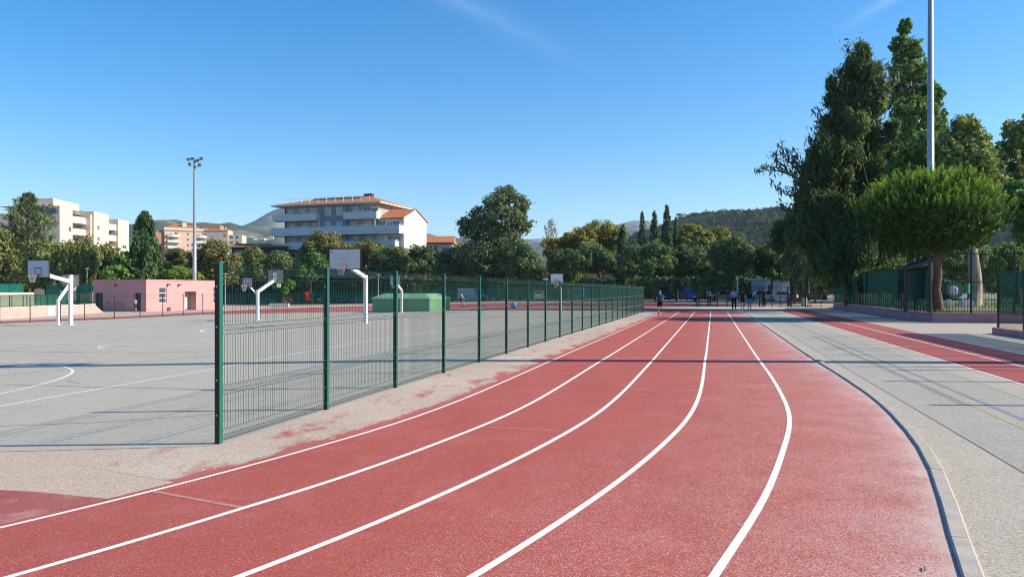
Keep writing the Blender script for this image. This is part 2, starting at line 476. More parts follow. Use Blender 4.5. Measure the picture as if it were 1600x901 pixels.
def lane_curve(key, r0=4.0, tail=34.0):
    pts = list(NEARS[key])
    d = OFF[key]; y0 = pts[-1][1]
    e = Vector(line_pt(d, 60.0))
    n = 40
    pts += [line_pt(d, y0 + (60.0 - y0) * i / n) for i in range(1, n + 1)]
    rad = r0 + (d - OFF['L0']) * DIR.y
    c = e + LEFT * rad
    for i in range(1, 19):
        a = R(86) * i / 18
        pts.append(tuple(c - LEFT * rad * math.cos(a) + DIR * rad * math.sin(a)))
    last = Vector(pts[-1]); hd = (last - Vector(pts[-2])).normalized()
    pts += [tuple(last + hd * tail * i / 12) for i in range(1, 13)]
    return pts
def relax(pts, rounds=45):
    """even out the traced near curve without moving its ends"""
    P = np.array(resample([tuple(p) for p in pts], 0.3)); P = np.array([(p[0], p[1]) for p in P])
    for _ in range(rounds): P[1:-1] = .25*P[:-2] + .5*P[1:-1] + .25*P[2:]
    return [tuple(p) for p in P]
NEARS = {}
for k in NEAR:
    y0 = NEAR[k][-1][1]
    ext = smooth_line(NEAR[k], 0.3) + [line_pt(OFF[k], y0 + q) for q in np.arange(.4, 8, .4)]
    NEARS[k] = relax(ext)
CURVES = {k: lane_curve(k) for k in NEAR}
def along(pts, n):
    """n points evenly spaced by a parameter that matches across lanes (index fraction)"""
    P = np.array(pts); s = np.linspace(0, 1, len(P)); q = np.linspace(0, 1, n)
    return np.c_[np.interp(q, s, P[:, 0]), np.interp(q, s, P[:, 1])]
def strip(name, A, B, lift, m, cols=6, flip=False, kind='structure'):
    """surface between two matching polylines, uv.x = metres from B"""
    n = len(A); mb = MB(); uvs = []
    for i in range(n):
        for j in range(cols + 1):
            p = A[i] + (B[i] - A[i]) * j / cols
            mb.v.append((p[0], p[1], gz(p[0]) + lift)); uvs.append((np.linalg.norm(B[i] - p), i * 0.3))
    w = cols + 1
    mb.f = [(i*w+j, i*w+j+1, (i+1)*w+j+1, (i+1)*w+j) for i in range(n-1) for j in range(cols)]
    me = mb.mesh(name, m)
    if me.polygons[0].normal.z < 0: me.flip_normals()
    ul = me.uv_layers.new(name="UVMap")
    vi = np.empty(len(me.loops), dtype=np.int32); me.loops.foreach_get("vertex_index", vi)
    ul.data.foreach_set("uv", np.array(uvs, dtype=np.float32)[vi].ravel())
    return tag(link(name, me), kind=kind)
# the near, straight and far runs share sample counts so that rows line up
def sectioned(key):
    pts = CURVES[key]; nt = len(NEARS[key])
    return np.vstack([along(pts[:nt], 60), along(pts[nt-1:nt+40], 50)[1:], along(pts[nt+39:nt+58], 19)[1:], along(pts[nt+57:], 13)[1:]])
SEC = {k: sectioned(k) for k in NEAR}

# court slab, aprons and the far run-off, outlines traced from the ground
court_poly = [(-60, 0.5), (-14, 7.9), (-3.25, 8.25), (-3.18, 8.4)] + [(-5.4 + TH*Y - 0.05, Y) for Y in (20, 40, 62)] + \
             [(6.0, 64.0), (-5.5, 66.0), (-13.9, 69.5), (-25.6, 69.7), (-28.0, 70.0), (-31.6, 60.0), (-36.7, 55.0), (-60, 40)]
apron_poly = [(-60, -20), (30, -20), (40, 40), (60, 90), (60, 111.9), (40, 111.9), (-20, 117.9), (-84, 131.9), (-75, 60)]
sheet("sports_ground_paving", apron_poly, 0.004, M_apron)
sheet("court_surface", court_poly, 0.008, M_court)
red_far = [(8.0, 64.5), (-5.5, 66.0), (-13.9, 69.5), (-25.6, 69.7), (-28.0, 70.3), (-31.6, 60.4), (-36.7, 55.3), (-60, 40),
           (-60, 46), (-40, 61.0), (-34.5, 68.0), (-33.0, 78.0), (-30.0, 92.0), (-10.0, 104.0), (20.0, 110.0), (26.0, 84.0), (16.0, 76.5)]
M_track_far = paving_mat("red_track_far", (0.30, 0.078, 0.073), (0.33, 0.09, 0.085), (0.36, 0.13, 0.115), 60, 0.5)
sheet("far_red_run_off", red_far, 0.008, M_track_far)
sheet("car_park", [(-85, 132), (-20, 118), (80, 112), (95, 175), (-85, 185)], 0.004, M_carpark)

A0 = SEC['L0'].copy(); 
d0 = np.gradient(A0, axis=0); d0 /= np.linalg.norm(d0, axis=1)[:, None]
A0 = A0 + np.c_[-d0[:, 1], d0[:, 0]] * 0.10
strip("running_track", A0, SEC['K'], 0.012, M_track, 32)
def fence_line_left(Y): return np.array((-5.4 + TH * Y, Y))
mk = [k for k in range(len(A0)) if 6.4 < A0[k][1] < 60]
Bm = np.array([A0[k] for k in mk])
Am = np.array([A0[k] + (np.array((-d0[k][1], d0[k][0])) * (1.45 if A0[k][1] > 12 else 1.6)) for k in mk])
strip("track_margin", Am, Bm, 0.0055, M_margin, 12)
# the worn red corner beyond the innermost line at lower left
c1 = [ground_at(0, 767), ground_at(60, 770), ground_at(118, 776), ground_at(172, 781)]
low = [tuple(A0[k]) for k in range(len(A0)) if -12 < A0[k][0] < -3.6 and A0[k][1] < 5.6]
sheet("worn_red_corner", [(-13, 5.6), (-9, 6.1)] + [(x, y) for x, y in c1] + list(reversed(low)), 0.012, paving_mat("worn_red_paint", (0.30, 0.080, 0.072), (0.36, 0.13, 0.115), (0.52, 0.37, 0.31), 110, 0.6))

lines = MB()
for k in ('L0', 'L1', 'L2', 'L3', 'L4'):
    ribbon(lines, CURVES[k], 0.058 if k != 'L0' else 0.048, 0.0145)
tag(lines.build("lane_lines", M_line), kind='structure')
faint = MB()
ribbon(faint, [ground_at(240, 769.5), ground_at(378, 795)], 0.05, 0.0142)
ribbon(faint, [ground_at(755, 668), ground_at(885, 675)], 0.03, 0.0142)
ribbon(faint, [ground_at(985, 609), ground_at(1095, 611)], 0.03, 0.0142)
a, b = ground_at(1172, 511.8), ground_at(1187, 511.8)
ribbon(faint, [a, b], 0.9, 0.0142)
tag(faint.build("faded_track_marks", M_pale_red), kind='structure')

# right-hand pavement, sprint lanes and their lines
def band(name, d0_, d1_, y0, y1, lift, m, curve=None):
    n = 60
    A = np.array([line_pt(d0_, y0 + (y1-y0)*i/n) for i in range(n+1)]); B = np.array([line_pt(d1_, y0 + (y1-y0)*i/n) for i in range(n+1)])
    return strip(name, A, B, lift, m, 2)
band("kerbside_strip", 2.4, 2.8, 14, 66, 0.0056, M_pave_edge)
sheet("kerbside_paving", [(2.7, -12), (40, -12), (40, 0)] + [line_pt(5.4, 14), line_pt(2.45, 14)] + [(5.42+.06, 11.46), (4.91, 9.68), (4.36, 8.15), (3.89, 7.0), (3.45, 6.1), (3.07, 5.33), (2.64, 4.45), (1.8, 2.6), (0.45, 0), (-1.9, -3.7)], 0.0052, M_pave_edge)
band("asphalt_strip", 2.8, 4.72, -3, 66, 0.0068, M_pave)
band("joint_strip", 4.72, 5.42, -3, 66, 0.0062, M_pave_edge)
band("sprint_lanes", 5.42, 8.0, -3, 66, 0.0085, M_track_far)
band("pavement_by_wall", 8.0, 13.0, -3, 78, 0.0062, M_pave_edge)
rl = MB()
for d, w in ((5.42, 0.06), (6.70, 0.055), (8.0, 0.05)):
    ribbon(rl, [line_pt(d, -3), line_pt(d, 66)], w, 0.0112)
tag(rl.build("sprint_lane_lines", M_line), kind='structure')
yl = MB(); ribbon(yl, [line_pt(3.71, -3), line_pt(3.71, 60)], 0.055, 0.0095); tag(yl.build("faded_yellow_line", M_yellow), kind='structure')
bl = MB(); ribbon(bl, [line_pt(3.97, -3), line_pt(3.95, 60)], 0.08, 0.0095); tag(bl.build("faded_blue_line", M_blue), kind='structure')
jl = MB()
ribbon(jl, [line_pt(2.8, 5), line_pt(2.9, 40)], 0.010, 0.0095); ribbon(jl, [line_pt(4.72, 5), line_pt(4.72, 40)], 0.010, 0.0095)
tag(jl.build("paving_joint", mat("joint_dark", (0.23, 0.215, 0.19))), kind='structure')

# court lines
cl = MB()
def ctrace(mb, pix, w, dash=None): ribbon(mb, smooth_line([ground_at(*p) for p in pix], 0.4), w, 0.013, dash)
ctrace(cl, [(-60, 647), (0, 635.5), (110, 616), (225, 596), (340, 576), (500, 546), (640, 523), (760, 508)], 0.065)
ctrace(cl, [(-40, 537), (0, 533.5), (85, 527), (200, 518), (280, 513), (340, 509.5), (480, 502)], 0.085)
ctrace(cl, [(0, 536), (90, 536.8), (170, 537.6), (260, 539), (340, 541), (480, 544)], 0.075)
def circle(mb, c, r, w, a0=0, a1=360):
    ribbon(mb, [(c[0]+r*math.cos(R(a)), c[1]+r*math.sin(R(a))) for a in np.linspace(a0, a1, 60)], w, 0.013)
ctrace(cl, [(-60, 563), (0, 564.5), (40, 566.5), (80, 570), (105, 575), (114, 580.5), (106, 587), (85, 595), (45, 606), (0, 616), (-60, 628)], 0.06)
ctrace(cl, [(340, 534), (300, 532.5), (240, 534), (190, 537), (165, 540), (153, 542.5), (165, 544.8), (200, 545.6), (260, 544.5), (340, 537.5)], 0.085)
ctrace(cl, [(345, 510.5), (325, 513.5), (313, 517), (325, 519.5), (350, 520.5), (420, 519), (470, 514)], 0.10)
tag(cl.build("court_lines", M_line_court), kind='structure')
ol = MB()
ctrace(ol, [(92, 578), (93, 586), (98, 592), (115, 597), (135, 601), (163, 606)], 0.05, 0.25)
ctrace(ol, [(338, 556), (322, 560), (316, 566), (322, 571), (340, 575)], 0.05)
ctrace(ol, [(0, 524), (60, 520), (130, 514), (200, 510.5), (256, 508.5)], 0.04)
sm = MB()
ctrace(sm, [(-40, 592), (0, 587), (120, 576), (250, 563), (330, 556)], 0.035)
ctrace(sm, [(-40, 600), (0, 601), (80, 603), (160, 605.5), (250, 607), (338, 609.5)], 0.03)
ctrace(sm, [(0, 549), (120, 550.5), (178, 551)], 0.06)
ctrace(sm, [(200, 552), (340, 549)], 0.05)
ctrace(sm, [(-40, 668), (60, 664), (180, 659), (335, 648)], 0.02)
tag(sm.build("court_seams", mat("court_seam_tar", (0.27, 0.255, 0.225), .9, .15, 4)), kind='structure')
tag(ol.build("worn_court_lines", M_line_old), kind='structure')

# ---------------------------------------------------------------- kerb of single stones
M_kerb = mat("kerb_concrete", (0.40, 0.362, 0.310), 0.85, 0.14, 6, 0.2, bump=0.5, bscale=70)
kerb = thing("kerb", (0, 0, 0), "long pale concrete kerb curving between the red track and the grey pavement", "kerb")
kp = resample(NEARS['K'] + [line_pt(2.38, y) for y in np.linspace(NEARS['K'][-1][1] + .5, 61, 60)], 0.1)
acc = 0.0; stones = []; cur = [kp[0]]
for p, q in zip(kp, kp[1:]):
    acc += (q - p).length; cur.append(q)
    if acc >= 1.0: stones.append(cur); cur = [q]; acc = 0.0
for s in stones:
    if s[-1].y < -4: continue
    mb = MB(); n = len(s); gap = 0.006 if random.random() < 0.85 else 0.016
    h = 0.036 + random.uniform(-0.003, 0.003); sh = random.uniform(-0.004, 0.004)
    a, b = s[0], s[-1]; d = (b - a).normalized(); rt = Vector((d.y, -d.x))
    a2, b2 = a + d * gap / 2 + rt * sh, b - d * gap / 2 + rt * sh
    prof = [(0, -0.05), (0, h - 0.012), (0.012, h), (0.108, h), (0.12, h - 0.012), (0.12, -0.05)]
    mb.extrude(prof, a2, b2, lambda p, t: (t.x + rt.x * p[0], t.y + rt.y * p[0], p[1] + gz(t.x)))
    mb.build("kerb_stone", M_kerb, kerb)
# twig lying on the track
tw = MB(); gx, gy = ground_at(1445, 893)
tw.tube([(gx - .018, gy - .03, 0.02), (gx, gy, 0.028), (gx + .02, gy + .035, 0.024)], [0.004, 0.005, 0.003], 5)
tag(tw.build("twig", mat("twig_bark", (0.08, 0.06, 0.04))), "short dark twig lying on the track near the kerb", "twig")
# ---------------------------------------------------------------- welded mesh fences
M_green = mat("green_powder_coat", (0.010, 0.115, 0.085), 0.38, 0.10, 8, 0.5)
M_wire = mat("green_wire", (0.008, 0.060, 0.046), 0.45, 0.1, 8, 0.4)
M_dkgreen = mat("dark_green_coat", (0.010, 0.045, 0.034), 0.45, 0.15, 5, 0.4)
M_black = mat("black_paint", (0.012, 0.014, 0.014), 0.5, 0.1, 5, 0.4)
M_bolt = mat("zinc_bolt", (0.55, 0.55, 0.52), 0.35, 0.1, 20, 0.5, 0.7)
M_galv = mat("galvanised_steel", (0.42, 0.44, 0.46), 0.42, 0.14, 7, 0.5, 0.55)
PANELS = {}
def panel_mesh(W, H, m, folds, r=0.0027, pitch=0.05, sides=3, spikes=True, amp=0.045):
    key = (round(W, 3), H, m.name, tuple(folds), r, pitch)
    if key in PANELS: return PANELS[key]
    mb = MB(); zs = [(0.03, 0.0)]
    for f in folds: zs += [(f - 0.05, 0.0), (f, -amp), (f + 0.05, 0.0)]
    top = H + (0.03 if spikes else 0)
    if zs[-1][0] < top - 0.005: zs.append((top, 0.0))
    zs = [z for z in zs if z[0] <= top + 1e-6]
    n = int(W / pitch)
    for i in range(n + 1):
        x = (W - n * pitch) / 2 + i * pitch
        mb.tube([(x, y, z) for z, y in zs], r, sides, caps=False)
    hz = [(0.035, 0.0)]
    for f in folds: hz += [(f - 0.05, 0), (f, -amp), (f + 0.05, 0)]
    hz.append((H - 0.005, 0.0))
    for z, y in hz:
        if z < 0.03: continue
        mb.tube([(0, y + (0.004 if y == 0 else -0.004), z), (W, y + (0.004 if y == 0 else -0.004), z)], r * 1.15, sides, caps=False)
    PANELS[key] = mb.mesh("mesh_panel", m)
    return PANELS[key]
def post_mesh(key, h, w, m, bolts=True, facing=None):
    if ("post", key) in PANELS: return PANELS[("post", key)]
    mb = MB(); mb.box(-w/2, w/2, -w/2, w/2, -0.02, h); mb.box(-w/2-.004, w/2+.004, -w/2-.004, w/2+.004, h, h + 0.02)
    PANELS[("post", key)] = mb.mesh("post", m)
    return PANELS[("post", key)]
def mesh_fence(name, pts, h, pm, wm, label, folds, w=0.06, r=0.0027, screen=None, sz=(0.1, 1.9), lift=0.0, group=None, bolts=False, top_rail=False, pitch=0.05, cat="fence"):
    """posts at the given ground points with a mesh panel between each pair"""
    P = [Vector(p) for p in pts]
    base = Vector((P[0].x, P[0].y, gz(P[0].x) + lift))
    t = thing(name, base, label, cat, group)
    for i, p in enumerate(P):
        a, b = P[max(0, i-1)], P[min(len(P)-1, i+1)]
        ang = math.atan2((b-a).y, (b-a).x)
        loc = (p.x - base.x, p.y - base.y, gz(p.x) + lift - base.z)
        po = link("post", post_mesh((h, w, pm.name), h, w, pm), t, loc, (0, 0, ang))
        if bolts and i < 7:
            if "bolt" not in PANELS: PANELS["bolt"] = MB().lathe([(0.0085, -0.009), (0.0085, -0.001)], 8, (0, 0, 0), 'x').mesh("bolt", M_bolt)
            for z in (0.32, 0.70, 1.28, 1.72): link("bolt", PANELS["bolt"], po, (-w/2 - .006, 0, z))
        if bolts:
            if "clamp" not in PANELS: PANELS["clamp"] = MB().box(-w/2 - .006, -w/2 - .0005, -w/2 + .002, w/2 - .002, 0.0, h - .004).mesh("clamp_bar", M_black)
            link("clamp_bar", PANELS["clamp"], po)
        if i < len(P) - 1:
            q = P[i+1]; L = (q - p).length - w - 0.01; d = (q - p).normalized(); an = math.atan2(d.y, d.x)
            s = p + d * (w/2 + 0.005)
            dz = gz(q.x) - gz(p.x)
            pl = (s.x - base.x, s.y - base.y, gz(s.x) + lift - base.z)
            if wm:
                link("mesh_panel", panel_mesh(L, h - 0.03, wm, folds, r, pitch), t, pl, (0, -math.atan2(dz, L), an))
            if top_rail:
                MB().box(0, L, -.02, .02, h - 0.06, h - 0.02).build("top_rail", pm, t, pl).rotation_euler = (0, 0, an)
            if screen:
                k = 6; sb = MB(); V = []; 
                for a_ in range(k + 1):
                    for z in np.linspace(sz[0], sz[1], 4):
                        V.append((L * a_ / k, 0.03 + random.uniform(-.012, .012), z - (0.02 * math.sin(math.pi * a_ / k) if z > sz[1] - .1 else 0)))
                sb.add(V, [(a_*4+j, (a_+1)*4+j, (a_+1)*4+j+1, a_*4+j+1) for a_ in range(k) for j in range(3)])
                o = sb.build("windscreen", screen, t, pl); o.rotation_euler = (0, 0, an)
    return t
FOLDS = (0.10, 0.58, 1.24, 1.85)
NP = 23
fp = [fence_line_left(8.39 + 2.333 * i) for i in range(NP)]
mesh_fence("court_fence", fp, 1.97, M_green, M_wire, "long green welded mesh fence running between the red track and the basketball court", FOLDS, bolts=True)
# thin dark fence on the far side of the court
bp = [(-38.3, 49.7), (-37.2, 52.0), (-36.15, 54.2), (-35.2, 56.1), (-34.1, 58.0), (-33.0, 59.3), (-32.0, 61.8), (-31.0, 64.0), (-30.1, 66.2), (-29.2, 68.2), (-28.3, 70.3), (-27.4, 72.4)]
mesh_fence("back_court_fence", bp, 1.9, M_black, M_dkgreen, "thin dark fence with slim black posts in front of the pink building", (0.6, 1.8), w=0.05, r=0.0016, pitch=0.1)
# far green fence along the car park
def far_pt(px, Y): return (xat(px, Y), Y)
ff = [Vector(far_pt(338, 135)).lerp(Vector(far_pt(1004, 112)), i / 27) for i in range(28)]
M_scr_teal = screen_mat("green_windscreen_net", (0.020, 0.105, 0.085), 0.42)
M_scr_dark = screen_mat("shaded_windscreen_net", (0.006, 0.034, 0.031), 0.86)  # green darkened so the colour carries the pine's shade
M_scr_left = screen_mat("court_side_windscreen_net", (0.020, 0.16, 0.12), 0.9)
M_scr_thin = screen_mat("thin_windscreen_net", (0.03, 0.14, 0.10), 0.72)
mesh_fence("car_park_fence", ff, 2.0, M_green, None, "far green fence with netting in front of the parked cars", (1.0,), w=0.07, screen=M_scr_teal, sz=(0.05, 1.95), top_rail=True)

# ---------------------------------------------------------------- far gate fence beyond the straight
def gate_fence():
    Yg = 78.0; pxs = [1088, 1092, 1107, 1121, 1136, 1150, 1163, 1172, 1187, 1191, 1206, 1219, 1231, 1235]
    b = (xat(1088, Yg), Yg, 0); t = thing("gate_fence", b, "dark open fence with gates beyond the end of the straight", "fence")
    H = 2.1
    for k, px in enumerate(pxs):
        w = 0.11 if px in (1088, 1092, 1187, 1231) else 0.07
        MB().box(xat(px, Yg)-b[0]-w/2, xat(px, Yg)-b[0]+w/2, -w/2, w/2, 0, H if px not in (1150, 1172) else 1.7).build("post", M_black, t)
    for z in (H - 0.05, 1.05, 0.12):
        MB().box(0.05, xat(1235, Yg)-b[0], -0.025, 0.024, z, z + 0.045).build("rail", M_black, t)
    mb = MB()
    x = 0.1
    while x < xat(1235, Yg) - b[0]:
        mb.tube([(x, 0.0, 0.1), (x, 0.0, H - 0.05)], 0.006, 4, False); x += 0.14
    mb.build("bars", M_black, t)["kind"] = "stuff"
    g = thing("tall_gate", (xat(1236, 77), 77, 0), "taller dark gate frame at the right end of the far fence", "gate")
    W = xat(1258.5, 77) - xat(1236, 77)
    MB().box(-.05, .05, -.05, .05, 0, 2.45).build("gate_post", M_black, g); MB().box(W-.05, W+.05, -.05, .05, 0, 2.45).build("gate_post", M_black, g)
    MB().box(.052, W-.052, -.04, .04, 2.36, 2.44).build("lintel", M_dkgreen, g)
    for k in range(9):
        xx = .15 + k * (W - .3) / 8
        MB().tube([(xx, 0, .1), (xx, 0, 1.4)], .012, 5).build("bar", M_black, g)
    for z in (0.1, 1.4): MB().box(.052, W-.052, -.02, .02, z - .02, z + .02).build("rail", M_black, g)
gate_fence()
low = mesh_fence("low_side_fence", [far_pt(1262, 76), far_pt(1283, 75), far_pt(1302, 74)], 1.35, M_black, M_black, "short low dark fence between the tall gate and the pink wall", (0.5,), w=0.05, r=0.004, pitch=0.11)

# ---------------------------------------------------------------- right side: pink wall, netted fence, bar fence
M_pinkwall = mat("pink_render_wall", (0.40, 0.20, 0.215), 0.85, 0.13, 2.0, 0.2, bump=0.35, bscale=30)
M_pink = mat("pink_render", (0.54, 0.275, 0.275), 0.85, 0.07, 0.8, 0.2, bump=0.25, bscale=25)
M_pink_terr = mat("pale_pink_render", (0.56, 0.34, 0.31), 0.85, 0.07, 0.8, 0.2, bump=0.25, bscale=25)
WC = Vector((21.9, 40.4)); WF = Vector((30.6, 73.0)); WR = Vector((27.4, 38.5))
def wall_run(name, a, b, h, th, m, label, base=0.0):
    d = (b - a); L = d.length; an = math.atan2(d.y, d.x)
    t = thing(name, (a.x, a.y, base), label, "wall", rz=an)
    MB().box(0, L, -th, 0, -0.1, h - 0.05).build("wall_body", m, t)
    mb = MB().box(-.01, L + .01, -th - .015, .015, h - 0.048, h).build("coping", m, t, bevel=0.01)
    return t
wall_run("low_wall", WC, WF, 0.50, 0.22, M_pinkwall, "low pink wall carrying the dark green netted fence along the right side")
wall_run("low_wall", Vector((WC.x + .15, WC.y - .08)), WR, 0.50, 0.22, M_pinkwall, "low pink wall in front of the park under the tall bar fence")
nt = [WC.lerp(WF, i / 13) + Vector((0.1, 0.03)) for i in range(14)]
t = mesh_fence("netted_fence", nt, 2.52, M_black, None, "tall dark green netted fence standing on the low pink wall", (1.0,), w=0.07, screen=M_scr_dark, sz=(0.05, 2.45), lift=0.5, top_rail=True)
for i in range(13):
    a, b = nt[i], nt[i+1]; mb = MB()
    for k in range(1, 4):
        p = a.lerp(b, k / 4); mb.box(p.x - nt[0].x - .02, p.x - nt[0].x + .02, p.y - nt[0].y - .02, p.y - nt[0].y + .02, 0, 2.5)
    mb.build("stake", M_black, t)
# bar fence on the wall facing us
bf = thing("bar_fence", (WC.x, WC.y, 0.5), "tall black iron bar fence on the pink wall in front of the park", "fence", rz=math.atan2((WR-WC).y, (WR-WC).x))
LB = (WR - WC).length
for z in (0.08, 1.58, 3.05):
    MB().box(0, LB, -.13, -.09, z - .022, z + .022).build("rail", M_black, bf)
for k in range(4): 
    x = 0.04 + k * (LB - .1) / 3
    MB().box(x - .045, x + .045, -.15, -.07, 0, 3.25).build("post", M_black, bf)
k = 0; x = 0.16
bar = MB().tube([(0, -.11, 0.0), (0, -.11, 3.15), (0, -.11, 3.25)], [.010, .010, .002], 5).mesh("bar", M_black)
while x < LB:
    link("bar", bar, bf, (x, 0, 0)); x += 0.135
# little lean-to roof over a notice panel at the corner
hut = thing("notice_shelter", (xat(1452, 41.0), 41.0, 0.5), "small dark sloping roof on posts at the corner of the netted fence", "shelter")
MB().add([(-1.25, -.35, 2.35), (.25, -.35, 2.75), (.25, .75, 2.75), (-1.25, .75, 2.35), (-1.25, -.35, 2.42), (.25, -.35, 2.98), (.25, .75, 2.98), (-1.25, .75, 2.42)],
         [(3,2,1,0),(4,5,6,7),(0,1,5,4),(1,2,6,5),(2,3,7,6),(3,0,4,7)]).build("roof", mat("shelter_roof", (0.03, 0.04, 0.055), 0.5), hut)
for x in (-1.1, .12): MB().box(x - .06, x + .06, .25, .37, 0, 2.45).build("post", M_black, hut)
MB().box(-1.03, .05, .28, .33, .7, 2.2).build("panel", M_dkgreen, hut)

# front right: netted court fence with tall posts; it runs on past the frame and its shadow falls across the lanes
FR = lambda Y: Vector((10.87 + TH * Y, Y))
rk = thing("kerb_wall", (FR(29.5).x, 29.5, 0), "pink kerb wall under the green fence panel at the right edge", "wall", rz=math.atan2(-1, -TH))
MB().box(0, 26, -.15, .15, -.05, .24).build("wall_body", M_pinkwall, rk, bevel=0.02)
mesh_fence("right_court_fence", [FR(29.3 - 2.45 * i) for i in range(9)], 2.15, M_dkgreen, M_dkgreen, "green mesh fence panel with netting on a pink kerb at the right edge", (0.3, 1.1, 2.0), w=0.07, r=0.003, screen=screen_mat("right_court_net", (0.006, 0.040, 0.035), 0.74), sz=(0.55, 2.12), lift=0.22, top_rail=True)  # net colour darkened to carry shade, like the fence on the low wall
cagetop = thing("ball_net_frame", (FR(27.6).x + .35, 27.6, 0.0), "tall dark green posts with a white slanting stay at the right edge", "net frame")
o0 = Vector((FR(27.6).x + .35, 27.6))
for i, Y in enumerate((27.6, 26.3, 24.9, 23.4, 22.0, 21.3, 20.5, 19.2, 16.3, 15.6, 13.6, 10.7)):
    p = FR(Y) + Vector((.35, 0)) - o0
    MB().tube([(p.x, p.y, 0), (p.x, p.y, 4.9 if i % 3 else 4.5)], [0.06, 0.045], 8).build("post", M_dkgreen, cagetop)
p = FR(10.7) + Vector((.35, 0)) - o0
for z in (4.6,): MB().tube([(0, 0, z), (p.x, p.y, z)], 0.012, 5).build("cable", M_black, cagetop)
MB().tube([(0.03, -.05, 4.75), (0.33, -.28, 2.45)], 0.018, 6).build("stay", mat("white_enamel", (0.75, 0.75, 0.74), 0.4, 0.05), cagetop)

# ---------------------------------------------------------------- basketball hoops
M_white = mat("white_gloss_steel", (0.74, 0.73, 0.71), 0.4, 0.06, 3, 0.45)
M_board = mat("backboard_laminate", (0.40, 0.42, 0.47), 0.45, 0.07, 2.5, 0.4)
M_board_back = mat("backboard_plywood_back", (0.33, 0.31, 0.24), 0.7, 0.12, 3, 0.3)
M_rim = mat("orange_rim", (0.55, 0.06, 0.025), 0.4, 0.08, 5, 0.5)
M_net = mat("white_net_cord", (0.70, 0.68, 0.64), 0.8, 0.1, 10)
def hoop(name, pos, yaw, label, reach=2.2, post_h=2.7, bw=1.8, bh=1.05, rim_h=3.05, arm_from=None, thick=0.16, marks=True, straight=False, face=None, rings=True):
    """post at the origin; the board hangs out along local -y and faces local -y"""
    t = thing(name, (pos[0], pos[1], gz(pos[0])), label, "basketball hoop", "basketball hoops on the court", rz=yaw)
    zb = rim_h - 0.15
    arm_from = post_h - 0.1 if arm_from is None else arm_from
    p = MB().box(-thick/2, thick/2, -thick/2, thick/2, 0, post_h).build("post", M_white, t, bevel=0.012)
    MB().box(-thick/2-.09, thick/2+.09, -thick/2-.09, thick/2+.09, 0.003, 0.02).build("base_plate", M_white, p)
    MB().bar((0, -thick/2 + .01, arm_from), (0, -reach + .1, zb + bh * 0.25), thick * 0.85, thick * 1.1).build("arm", M_white, t, bevel=0.01)
    MB().bar((0, -reach + .07, zb + bh * .05), (0, -reach + .07, zb + bh * .8), .3, .06, up=(0, 1, 0)).build("bracket", M_white, t)
    bd = MB().box(-bw/2, bw/2, -reach, -reach + .022, zb, zb + bh).build("backboard", face or M_board, t)
    MB().box(-bw/2 + .01, bw/2 - .01, -reach + .024, -reach + .035, zb + .01, zb + bh - .01).build("back_panel", M_board_back, bd)
    fr = MB(); e = .045; y0, y1 = -reach - .008, -reach + .04
    fr.box(-bw/2 - .02, bw/2 + .02, y0, y1, zb - .02, zb - .02 + e); fr.box(-bw/2 - .02, bw/2 + .02, y0, y1, zb + bh + .02 - e, zb + bh + .02)
    fr.box(-bw/2 - .02, -bw/2 - .02 + e, y0, y1, zb - .02 + e, zb + bh + .02 - e); fr.box(bw/2 + .02 - e, bw/2 + .02, y0, y1, zb - .02 + e, zb + bh + .02 - e)
    fr.build("frame", M_black, bd)
    s = bw / 1.8; ms = MB()
    ty = -reach - .003
    def stripe(x0, x1, z0, z1): ms.box(x0, x1, ty, -reach - .0005, z0, z1)
    if marks:
        w, h, q = .295 * s, .45 * s, .05 * s
        stripe(-w, w, zb + .15*s + h - q, zb + .15*s + h); stripe(-w, w, zb + .15*s, zb + .15*s + q)
        stripe(-w, -w + q, zb + .15*s + q, zb + .15*s + h - q); stripe(w - q, w, zb + .15*s + q, zb + .15*s + h - q)
        ms.build("target_square", M_black, bd)
    else:   # nearly worn away printing: a short dark word, its pale tail and a small emblem
        xs = -.30
        for k in range(6):
            stripe(xs + k*.05, xs + k*.05 + .038, zb + .50, zb + .525 + .012*(k % 2))
        for k in range(7): stripe(.02 + k*.045, .02 + k*.045 + .02, zb + .508, zb + .518)
        for k in range(3): stripe(-.80 + k*.035, -.80 + k*.035 + .02, zb + .86, zb + .95 - .02*(k % 2))
        stripe(-.80, -.70, zb + .905, zb + .92); stripe(-.82, -.76, zb + .06, zb + .12)
        for (a_, b_) in ((.1, .2), (.18, .82), (-.25, .74), (.5, .6), (-.4, .68), (.34, .84)): stripe(a_, a_ + .018, zb + b_, zb + b_ + .014)
        ms.build("worn_print", M_black, bd)
    rr = .225 * (0.85 if bw < 1.4 else 1)
    yc = -reach - .15 - rr
    MB().tube([(rr*math.cos(a), yc + rr*math.sin(a), rim_h) for a in np.linspace(0, 2*math.pi, 21)], .012, 6, False).build("rim", M_rim, t, smooth=True)
    MB().box(-.16, .16, -reach - .16, -reach - .004, rim_h - .03, rim_h + .012).box(-.05, .05, -reach - .05, -reach - .004, rim_h - .14, rim_h - .032).build("rim_bracket", M_rim, t)
    nb = MB(); K = 12
    for lv in range(4):
        z0, z1 = rim_h - .11*lv, rim_h - .11*(lv+1); r0, r1 = rr*(1 - .13*lv), rr*(1 - .13*(lv+1))
        for k_ in range(K):
            for sgn in (1, -1):
                a0 = 2*math.pi*(k_ + .5*(lv % 2))/K; a1 = a0 + sgn*math.pi/K
                nb.tube([(r0*math.cos(a0), yc + r0*math.sin(a0), z0), (r1*math.cos(a1), yc + r1*math.sin(a1), z1)], .005, 3, False)
    nb.build("net", M_net, t)
    return t
Y_A = math.atan2(-TH, 1) * 1.0                       # facing back down the court
AP = (-27.7, 48.2)
